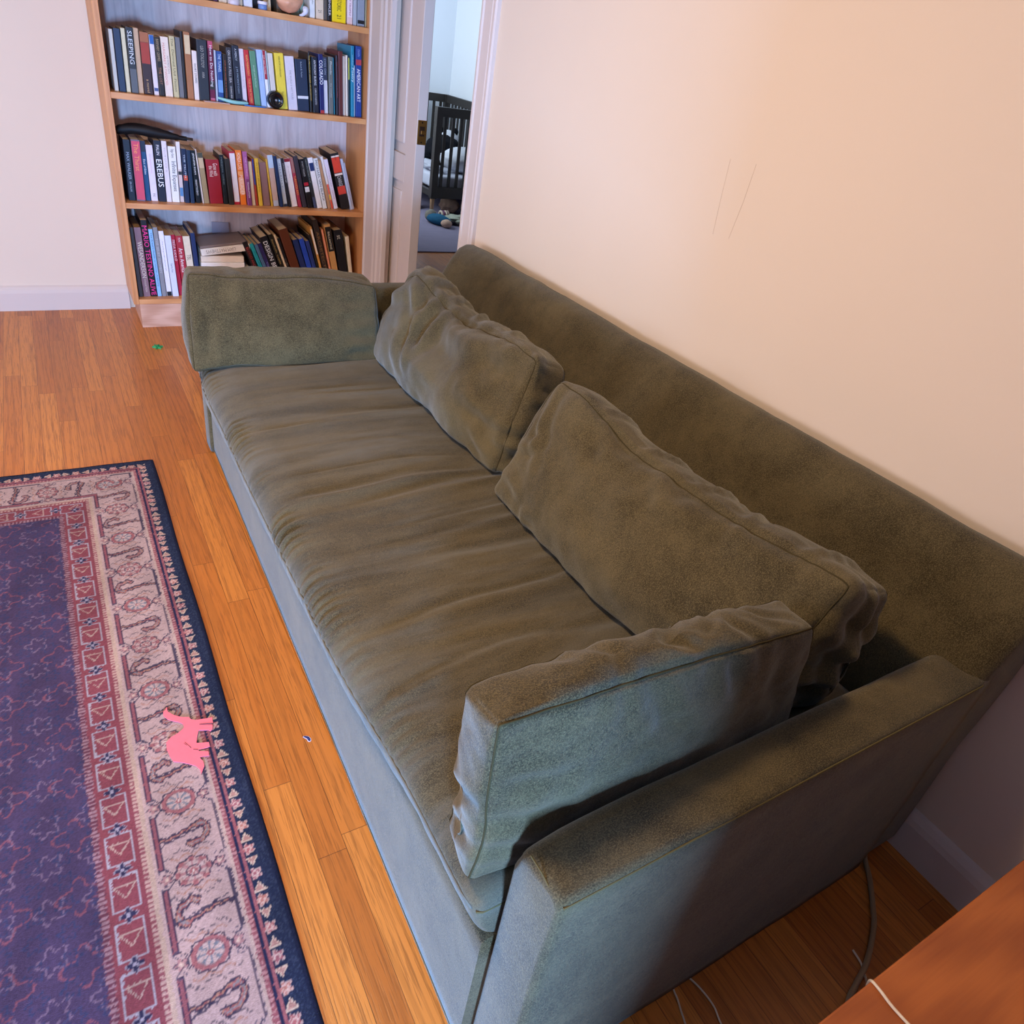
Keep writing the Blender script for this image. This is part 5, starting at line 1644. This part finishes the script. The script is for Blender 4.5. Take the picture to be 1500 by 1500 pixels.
def build_rug():
    st = 0.0030
    xs = np.concatenate([np.linspace(-1.35, -0.42, 110)[:-1], np.arange(-0.42, 0.1701, st)])
    xs[-1] = 0.17
    ys = np.concatenate([np.linspace(-0.6, 0.52, 150)[:-1], np.arange(0.52, 2.4861, st)])
    nx, ny = len(xs), len(ys)
    X, Y = np.meshgrid(xs, ys)
    # the edge nearest the sofa curls up a touch and runs a little wavy
    edge = np.exp(-(0.17 - X) / 0.012)
    Xw = X + 0.0015 * np.sin(Y * 9) * np.exp(-(0.17 - X) / 0.1)
    Z = 0.0085 + 0.0006 * np.sin(X * 40 + Y * 13) * np.sin(Y * 21) - 0.0030 * edge - 0.003 * np.exp(-(2.486 - Y) / 0.012)
    V = np.stack([Xw, Y, Z], -1).reshape(-1, 3)
    me = bpy.data.meshes.new('rug')
    idx = np.arange(nx * ny).reshape(ny, nx)
    quads = np.stack([idx[:-1, :-1], idx[:-1, 1:], idx[1:, 1:], idx[1:, :-1]], -1).reshape(-1, 4)
    # skirt: the woven edge down to the floor
    ring = np.concatenate([idx[0, :], idx[1:, -1], idx[-1, -2::-1], idx[-2:0:-1, 0]])
    low = V[ring].copy()
    low[:, 2] = 0.0004
    base = len(V)
    V = np.concatenate([V, low])
    m = len(ring)
    a = np.arange(m)
    b = (a + 1) % m
    sk = np.stack([ring[a], base + a, base + b, ring[b]], -1)
    quads = np.concatenate([quads, sk])
    org = np.array([-0.59, 0.94, 0.0])
    me.vertices.add(len(V))
    me.vertices.foreach_set('co', (V - org).ravel())
    me.loops.add(len(quads) * 4)
    me.loops.foreach_set('vertex_index', quads.ravel())
    me.polygons.add(len(quads))
    me.polygons.foreach_set('loop_start', np.arange(len(quads)) * 4)
    me.polygons.foreach_set('loop_total', np.full(len(quads), 4))
    me.update(calc_edges=True)
    me.validate()
    colr = rug_colors(X, Y).reshape(-1, 3)
    colr = np.concatenate([colr, np.tile(np.array(lin('#1c2547')), (m, 1))])
    rgba = np.concatenate([colr, np.ones((len(colr), 1))], 1)
    at = me.color_attributes.new('dye', 'FLOAT_COLOR', 'POINT')
    at.data.foreach_set('color', rgba.astype(np.float32).ravel())
    t = NT('rug_pile')
    cn = t.n('ShaderNodeAttribute')
    cn.attribute_name = 'dye'
    nz = t.noise(t.pos(), 700, 2, 0.7)
    nz2 = t.noise(t.scale(t.pos(), (1, 6, 1)), 130, 2, 0.7)
    cc = t.mixc(t.math('MULTIPLY', nz, 0.5), cn.outputs['Color'], (0.30, 0.25, 0.27), 'SOFT_LIGHT')
    cc = t.mixc(0.35, cc, t.ramp(nz2, [(0.3, 0.25), (0.7, 0.8)]), 'OVERLAY')
    t.base(cc)
    t.set(Roughness=0.95)
    t.b.inputs['Specular IOR Level'].default_value = 0.1
    t.link(t.bump(t.math('ADD', nz, nz2), 0.5, 0.0015), t.b.inputs['Normal'])
    me.materials.append(t.m)
    o = bpy.data.objects.new('rug', me)
    COL.objects.link(o)
    o.location = org
    finish(o, 'faded rose and navy oriental rug on the oak floor', 'rug')


build_rug()

# ------------------------------------------------------------------ paper elephant and scraps on the floor
EL = [(0.0426, 1.3007), (0.0427, 1.2854), (0.0528, 1.2707), (0.0678, 1.2575), (0.0824, 1.2514), (0.0857, 1.2431), (0.0941, 1.2372), (0.1032, 1.2357), (0.1154, 1.2329), (0.1294, 1.2316), (0.1279, 1.2138), (0.1249, 1.2119), (0.1006, 1.2212), (0.1004, 1.2199), (0.1258, 1.2088), (0.1241, 1.1973), (0.1188, 1.1928), (0.1144, 1.198), (0.0954, 1.2049), (0.0892, 1.1876), (0.0848, 1.171), (0.0984, 1.1662), (0.1094, 1.1633), (0.1093, 1.1508), (0.1045, 1.1496), (0.085, 1.1506), (0.0858, 1.147), (0.1039, 1.1382), (0.1031, 1.1259), (0.0902, 1.1294), (0.0841, 1.1289), (0.0891, 1.1153), (0.0891, 1.103), (0.0788, 1.0843), (0.0792, 1.0972), (0.0733, 1.1099), (0.0606, 1.1216), (0.0476, 1.1314), (0.0328, 1.1398), (0.0281, 1.1563), (0.0252, 1.1785), (0.0267, 1.197), (0.0372, 1.2077), (0.0532, 1.214), (0.0652, 1.2222), (0.0684, 1.2276), (0.0674, 1.2359), (0.0611, 1.2443), (0.05, 1.2523), (0.0393, 1.2626), (0.0322, 1.277), (0.0335, 1.2881), (0.0391, 1.2927)]
v, f = prism_vf(EL, 0.0100, 0.0125)
el = finish(mesh_obj('paper_cutout', v, f, plain('#e4707f', 0.7)), 'pink paper cutout of a long-nosed animal lying on the rug', 'cutout')
me = el.data
for (pts, w_) in (([(0.0625, 1.1820), (0.0685, 1.1700), (0.0720, 1.1620)], 0.0005), ([(0.060, 1.1800), (0.0655, 1.1720)], 0.0004), ([(0.100, 1.2207), (0.112, 1.2180), (0.127, 1.2128)], 0.0008), ([(0.076, 1.1560), (0.085, 1.1512)], 0.0007)):
    v, f = tube_vf([(x, y, 0.0126) for x, y in pts], w_, 5)
    mesh_obj('ink_line', v, f, plain('#4a1f2c', 0.7), el)
v, f = prism_vf([(0.3035, 1.1050), (0.3060, 1.1075), (0.3110, 1.1062), (0.3165, 1.1020), (0.3195, 1.0940), (0.3180, 1.0880), (0.3135, 1.0862), (0.3105, 1.0900), (0.3095, 1.0975), (0.3060, 1.1015)], 0.0002, 0.0010)
sc = finish(mesh_obj('paper_scrap', v, f, plain('#c9c5d6', 0.7)), 'tiny navy paper scrap with white rim on the oak boards', 'scrap')
v, f = prism_vf([(0.3050, 1.1050), (0.3070, 1.1063), (0.3110, 1.1050), (0.3158, 1.1010), (0.3180, 1.0940), (0.3168, 1.0892), (0.3138, 1.0878), (0.3120, 1.0905), (0.3108, 1.0980), (0.3070, 1.1022)], 0.0010, 0.0014)
mesh_obj('printed_face', v, f, plain('#1f2c66', 0.6), sc)
star = [(0.331 + 0.023 * (1 if k % 2 == 0 else 0.45) * math.cos(k * math.pi / 6), 3.549 + 0.030 * (1 if k % 2 == 0 else 0.45) * math.sin(k * math.pi / 6)) for k in range(12)]
v, f = prism_vf(star, 0.0002, 0.008)
st_ = finish(mesh_obj('star_toy', v, f, plain('#2f9a5a', 0.5)), 'small green star shaped toy on the floor before the bookcase', 'toy')
v, f = lathe_vf([(0.008, 0.008), (0.007, 0.012), (0.001, 0.013)], 0.331, 3.549, 16)
mesh_obj('hub', v, f, plain('#1e7f45', 0.5), st_, smooth=True)

# ------------------------------------------------------------------ cables and the low side table at the lower right
cabm = plain('#9b8468', 0.5)
pts = smooth_path([(1.372, 0.325, 0.006), (1.334, 0.297, 0.006), (1.300, 0.259, 0.006), (1.252, 0.216, 0.006), (1.215, 0.187, 0.006), (1.142, 0.150, 0.006), (1.082, 0.132, 0.006), (1.036, 0.116, 0.006), (0.95, 0.06, 0.006), (0.86, -0.05, 0.006)], 6)
v, f = tube_vf(pts, 0.0056, 10)
finish(mesh_obj('power_cable', v, f, cabm, smooth=True), 'thick beige cable curving on the floor from behind the sofa arm', 'cable')
whm = plain('#d9cbb8', 0.45)
pts = smooth_path([(1.135, 0.178, 0.004), (1.128, 0.152, 0.004), (1.09, 0.125, 0.03), (0.90, 0.098, 0.26), (0.797, 0.088, 0.405), (0.784, 0.074, 0.4235), (0.782, 0.045, 0.4235), (0.79, 0.0, 0.4235), (0.83, -0.10, 0.4235), (0.90, -0.20, 0.4235)], 6)
v, f = tube_vf(pts, 0.0022, 8)
finish(mesh_obj('charging_cable', v, f, whm, smooth=True), 'thin white cable rising from the floor over the edge of the side table', 'cable')
for (lab, P_) in (('thin white cable under the near arm, left of its twin', [(0.775, 0.36, 0.004), (0.752, 0.293, 0.003), (0.747, 0.273, 0.003), (0.737, 0.247, 0.003), (0.732, 0.22, 0.003), (0.74, 0.14, 0.003)]),
                  ('thin white cable under the near arm, right of its twin', [(0.772, 0.34, 0.004), (0.791, 0.293, 0.003), (0.799, 0.266, 0.003), (0.801, 0.233, 0.003), (0.793, 0.205, 0.003), (0.78, 0.13, 0.003)])):
    v, f = tube_vf(smooth_path(P_, 6), 0.0018, 8)
    finish(mesh_obj('white_cable', v, f, whm, smooth=True), lab, 'cable', 'thin white cables on the floor')
tb = finish(empty('side_table', (1.0, -0.15, 0)), 'orange oak side table at the near end of the sofa', 'table')
box('table_top', 0.60, 1.405, -0.42, 0.086, 0.396, 0.42, M_TABLE, tb, 0.003)
for (x, y) in ((0.63, -0.39), (1.375, -0.39), (0.63, 0.04), (1.375, 0.04)):
    box('leg', x - 0.018, x + 0.018, y - 0.018, y + 0.018, 0.0, 0.396, M_TABLE, tb, 0.003)

# ================================================================== bedroom beyond the doorway
M_CRIB = plain('#33302f', 0.45)
M_CRIBW = wood('crib_leg_wood', lin('#a4805c'), lin('#c29c74'), 'z', 0.5)
GX0, GX1, GY0, GY1 = 3.052, 3.965, 6.46, 8.15
crib = finish(empty('crib', ((GX0 + GX1) / 2, (GY0 + GY1) / 2, 0)), 'dark charcoal crib with wooden feet seen through the doorway', 'crib')
for (x, y) in ((GX0, GY0), (GX1 - 0.06, GY0), (GX0, GY1 - 0.06), (GX1 - 0.06, GY1 - 0.06)):
    box('post', x, x + 0.06, y, y + 0.06, 0.16, 0.913, M_CRIB, crib, 0.004)
    v, f = lathe_vf([(0.014, 0.0102), (0.022, 0.155), (0.024, 0.16)], x + 0.03, y + 0.03, 20)
    mesh_obj('foot', v, f, M_CRIBW, crib, smooth=True)
for (a, b, c_, d_) in ((GX0 + .06, GX1 - .06, GY0 + .008, GY0 + .048), (GX0 + .06, GX1 - .06, GY1 - .048, GY1 - .008), (GX0 + .008, GX0 + .048, GY0 + .06, GY1 - .06), (GX1 - .048, GX1 - .008, GY0 + .06, GY1 - .06)):
    side = (d_ - c_) > 0.1
    left = side and a < 3.2
    top0, top1 = (0.838, 0.913)
    if not left:
        box('rail', a, b, c_, d_, top0, top1, M_CRIB, crib, 0.004)
    box('rail', a, b, c_, d_, 0.165 if not left else 0.17, 0.262 if not left else 0.225, M_CRIB, crib, 0.004)
    if left:
        continue          # the open toddler side
    Ln = (d_ - c_) if side else (b - a)
    ns = int(Ln / 0.078)
    for i in range(ns):
        s = (i + 0.5) * Ln / ns
        cx, cy = ((a + b) / 2, c_ + s) if side else (a + s, (c_ + d_) / 2)
        wx, wy = (0.007, 0.014) if side else (0.014, 0.007)
        box('slat', cx - wx, cx + wx, cy - wy, cy + wy, 0.262, 0.84, M_CRIB, crib)
mt = finish(box('mattress', GX0 + 0.055, GX1 - 0.055, GY0 + 0.055, GY1 - 0.055, 0.23, 0.35, plain('#b9bccb', 0.9), bev=0.03, smooth=True, seg=4), 'pale mattress with rumpled sheet inside the crib', 'mattress')


def blob(name, c, r, mat, seed=0.0, amp=0.12, fr=2.5, parent=None, power=1.0, rotz=0.0):
    bm = bmesh.new()
    bmesh.ops.create_icosphere(bm, subdivisions=4, radius=1.0)
    V = []
    for q in bm.verts:
        x, y, z = q.co
        k = 1 + amp * fbm(x * fr + seed, y * fr, z * fr, 3)
        X_, Y_ = r[0] * x * k, r[1] * y * k
        V.append((c[0] + X_ * math.cos(rotz) - Y_ * math.sin(rotz), c[1] + X_ * math.sin(rotz) + Y_ * math.cos(rotz), c[2] + r[2] * math.copysign(abs(z) ** power, z) * k))
    F = [[q.index for q in ff.verts] for ff in bm.faces]
    bm.free()
    return mesh_obj(name, V, F, mat, parent, smooth=True)


M_WPL, M_BPL = plain('#c9ccd6', 0.95, 0.1), plain('#15161c', 0.9, 0.1)
p1 = finish(blob('pillow', (3.49, 6.74, 0.470), (0.23, 0.15, 0.110), M_WPL, 1.0, 0.10), 'round white pillow pressed against the near slats of the crib', 'pillow')
p2 = finish(empty('plush_toy', (3.45, 7.15, 0.36)), 'black and white plush toy lying in the crib behind the white pillow', 'plush toy')
blob('body', (3.47, 7.13, 0.49), (0.20, 0.15, 0.130), M_BPL, 3.0, 0.12, parent=p2)
blob('head', (3.60, 7.34, 0.54), (0.13, 0.12, 0.11), M_WPL, 5.0, 0.06, parent=p2)
for dx in (-0.08, 0.08):
    blob('ear', (3.60 + dx, 7.34, 0.64), (0.035, 0.03, 0.035), M_BPL, 6.0, 0.05, parent=p2)
blob('leg', (3.20, 7.04, 0.42), (0.09, 0.07, 0.055), M_BPL, 7.0, 0.05, parent=p2)
finish(blob('blanket', (3.22, 7.62, 0.47), (0.08, 0.26, 0.11), plain('#8d95a8', 0.95, 0.1), 9.0, 0.18, 3.0), 'grey crumpled blanket at the left side of the crib', 'blanket')
finish(blob('blanket', (3.185, 6.80, 0.395), (0.055, 0.20, 0.042), plain('#a9acba', 0.95, 0.1), 12.0, 0.25, 4.0), 'pale rumpled sheet bunched behind the near left crib post', 'blanket')
# rug of the bedroom
tr = NT('lavender_rug')
nz = tr.noise(tr.scale(tr.pos(), (0.6, 5, 1)), 9, 4, 0.6)
tr.base(tr.mixc(nz, lin('#77708a'), lin('#8f8aa2')))
tr.set(Roughness=0.95)
finish(box('rug', 1.95, 4.0, 5.24, 8.0, 0.0005, 0.010, tr.m, bev=0.002, seg=1), 'plain lavender rug under the crib in the bedroom', 'rug')
# toys on the bedroom rug
sh2 = finish(empty('baby_shoe', (2.98, 6.10, 0.01)), 'small teal toy shoe with grey toe on the lavender rug', 'shoe')
ca, sa = math.cos(-1.0), math.sin(-1.0)
blob('shoe_body', (2.985, 6.12, 0.055), (0.130, 0.060, 0.046), plain('#1f5a7c', 0.8, 0.2), 2.0, 0.05, rotz=-1.05, parent=sh2)
blob('toe_cap', (2.955, 6.225, 0.065), (0.055, 0.058, 0.052), plain('#807c74', 0.8, 0.2), 2.5, 0.04, rotz=-1.05, parent=sh2)
blob('heel', (3.015, 6.02, 0.045), (0.050, 0.050, 0.035), plain('#c3a491', 0.8, 0.2), 2.7, 0.04, rotz=-1.05, parent=sh2)
pc = finish(blob('cloth', (3.235, 6.14, 0.056), (0.16, 0.10, 0.034), plain('#a2a89a', 0.9, 0.1), 8.0, 0.35, 2.6, rotz=-0.3), 'crumpled pale green printed cloth on the lavender rug', 'cloth')
rt = finish(empty('rattle_toy', (3.12, 6.30, 0.01)), 'striped cream and purple ring toy between shoe and cloth', 'toy')
for i, hx in enumerate(('#c9b8a8', '#6a3b62', '#c9b8a8', '#8c7a74')):
    v, f = tube_vf([(3.09 + 0.022 * i, 6.30 + 0.036 * math.cos(a_), 0.052 + 0.036 * math.sin(a_)) for a_ in np.linspace(0, 2 * math.pi, 20)[:-1]], 0.010, 8, closed=True)
    mesh_obj('ring', v, f, plain(hx, 0.7), rt, smooth=True)
finish(blob('plush_toy', (3.33, 6.62, 0.080), (0.10, 0.09, 0.066), plain('#9a8070', 0.95, 0.1), 14.0, 0.15), 'tan plush toy lying under the crib', 'plush toy')
finish(blob('plush_toy', (3.50, 6.52, 0.098), (0.09, 0.09, 0.085), plain('#b5a59d', 0.95, 0.1), 17.0, 0.12), 'pale pink plush toy under the crib at the right edge of the doorway', 'plush toy')
finish(blob('toy_bag', (3.00, 6.85, 0.085), (0.10, 0.12, 0.075), plain('#1b1c22', 0.8, 0.2), 19.0, 0.18), 'black toy bag behind the left foot of the crib', 'bag')
tbx = finish(box('toy_chest', 2.62, 3.00, 7.45, 8.25, 0.0105, 0.42, wood('red_brown_wood', lin('#4a2622'), lin('#6a3a32'), 'x', 0.4), bev=0.006), 'red brown chest behind the crib at the left of the doorway', 'chest')

# ------------------------------------------------------------------ spine lettering
objs = []
for (bk, w, h, (txt, colr, f0, f1, hf, *off)) in font_jobs:
    cu = bpy.data.curves.new('lettering', 'FONT')
    cu.body = txt
    cu.size = 1.0
    cu.extrude = 0.0
    cu.resolution_u = 2
    cu.materials.append(plain(colr, 0.45))
    o = bpy.data.objects.new('spine_lettering', cu)
    COL.objects.link(o)
    objs.append((o, bk, w, h, f0, f1, hf, off[0] if off else 0.0))
bpy.context.view_layer.update()
mats = {}
for (o, bk, w, h, f0, f1, hf, off) in objs:
    bb = [Vector(b) for b in o.bound_box]
    x0, x1 = min(b.x for b in bb), max(b.x for b in bb)
    y0, y1 = min(b.y for b in bb), max(b.y for b in bb)
    Lw, Hh = max(x1 - x0, 1e-3), max(y1 - y0, 1e-3)
    sx = (f1 - f0) * h / Lw
    sy = hf * w / Hh
    # keep letters from being stretched absurdly
    if sx > 2.2 * sy:
        sx = 2.2 * sy
    if sy > 2.2 * sx:
        sy = 2.2 * sx
    M = Matrix(((0, sy, 0, w / 2 + off * w - (y0 + y1) / 2 * sy), (0, 0, -1, -0.0007), (-sx, 0, 0, h * (1 - f0) + x0 * sx), (0, 0, 0, 1)))
    mats[o.name] = M
dg = bpy.context.evaluated_depsgraph_get()
made = []
for (o, bk, *_r) in objs:
    oe = o.evaluated_get(dg)
    tm = oe.to_mesh()
    me = bpy.data.meshes.new('lettering')
    me.from_pydata([tuple(v.co) for v in tm.vertices], [], [tuple(p.vertices) for p in tm.polygons])
    oe.to_mesh_clear()
    me.materials.append(o.data.materials[0])
    made.append((o, bk, me, mats[o.name]))
for (o, bk, me, ml) in made:
    q = bpy.data.objects.new('lettering', me)
    COL.objects.link(q)
    q.parent = bk
    q.matrix_local = ml
    cu = o.data
    bpy.data.objects.remove(o)
    bpy.data.curves.remove(cu)
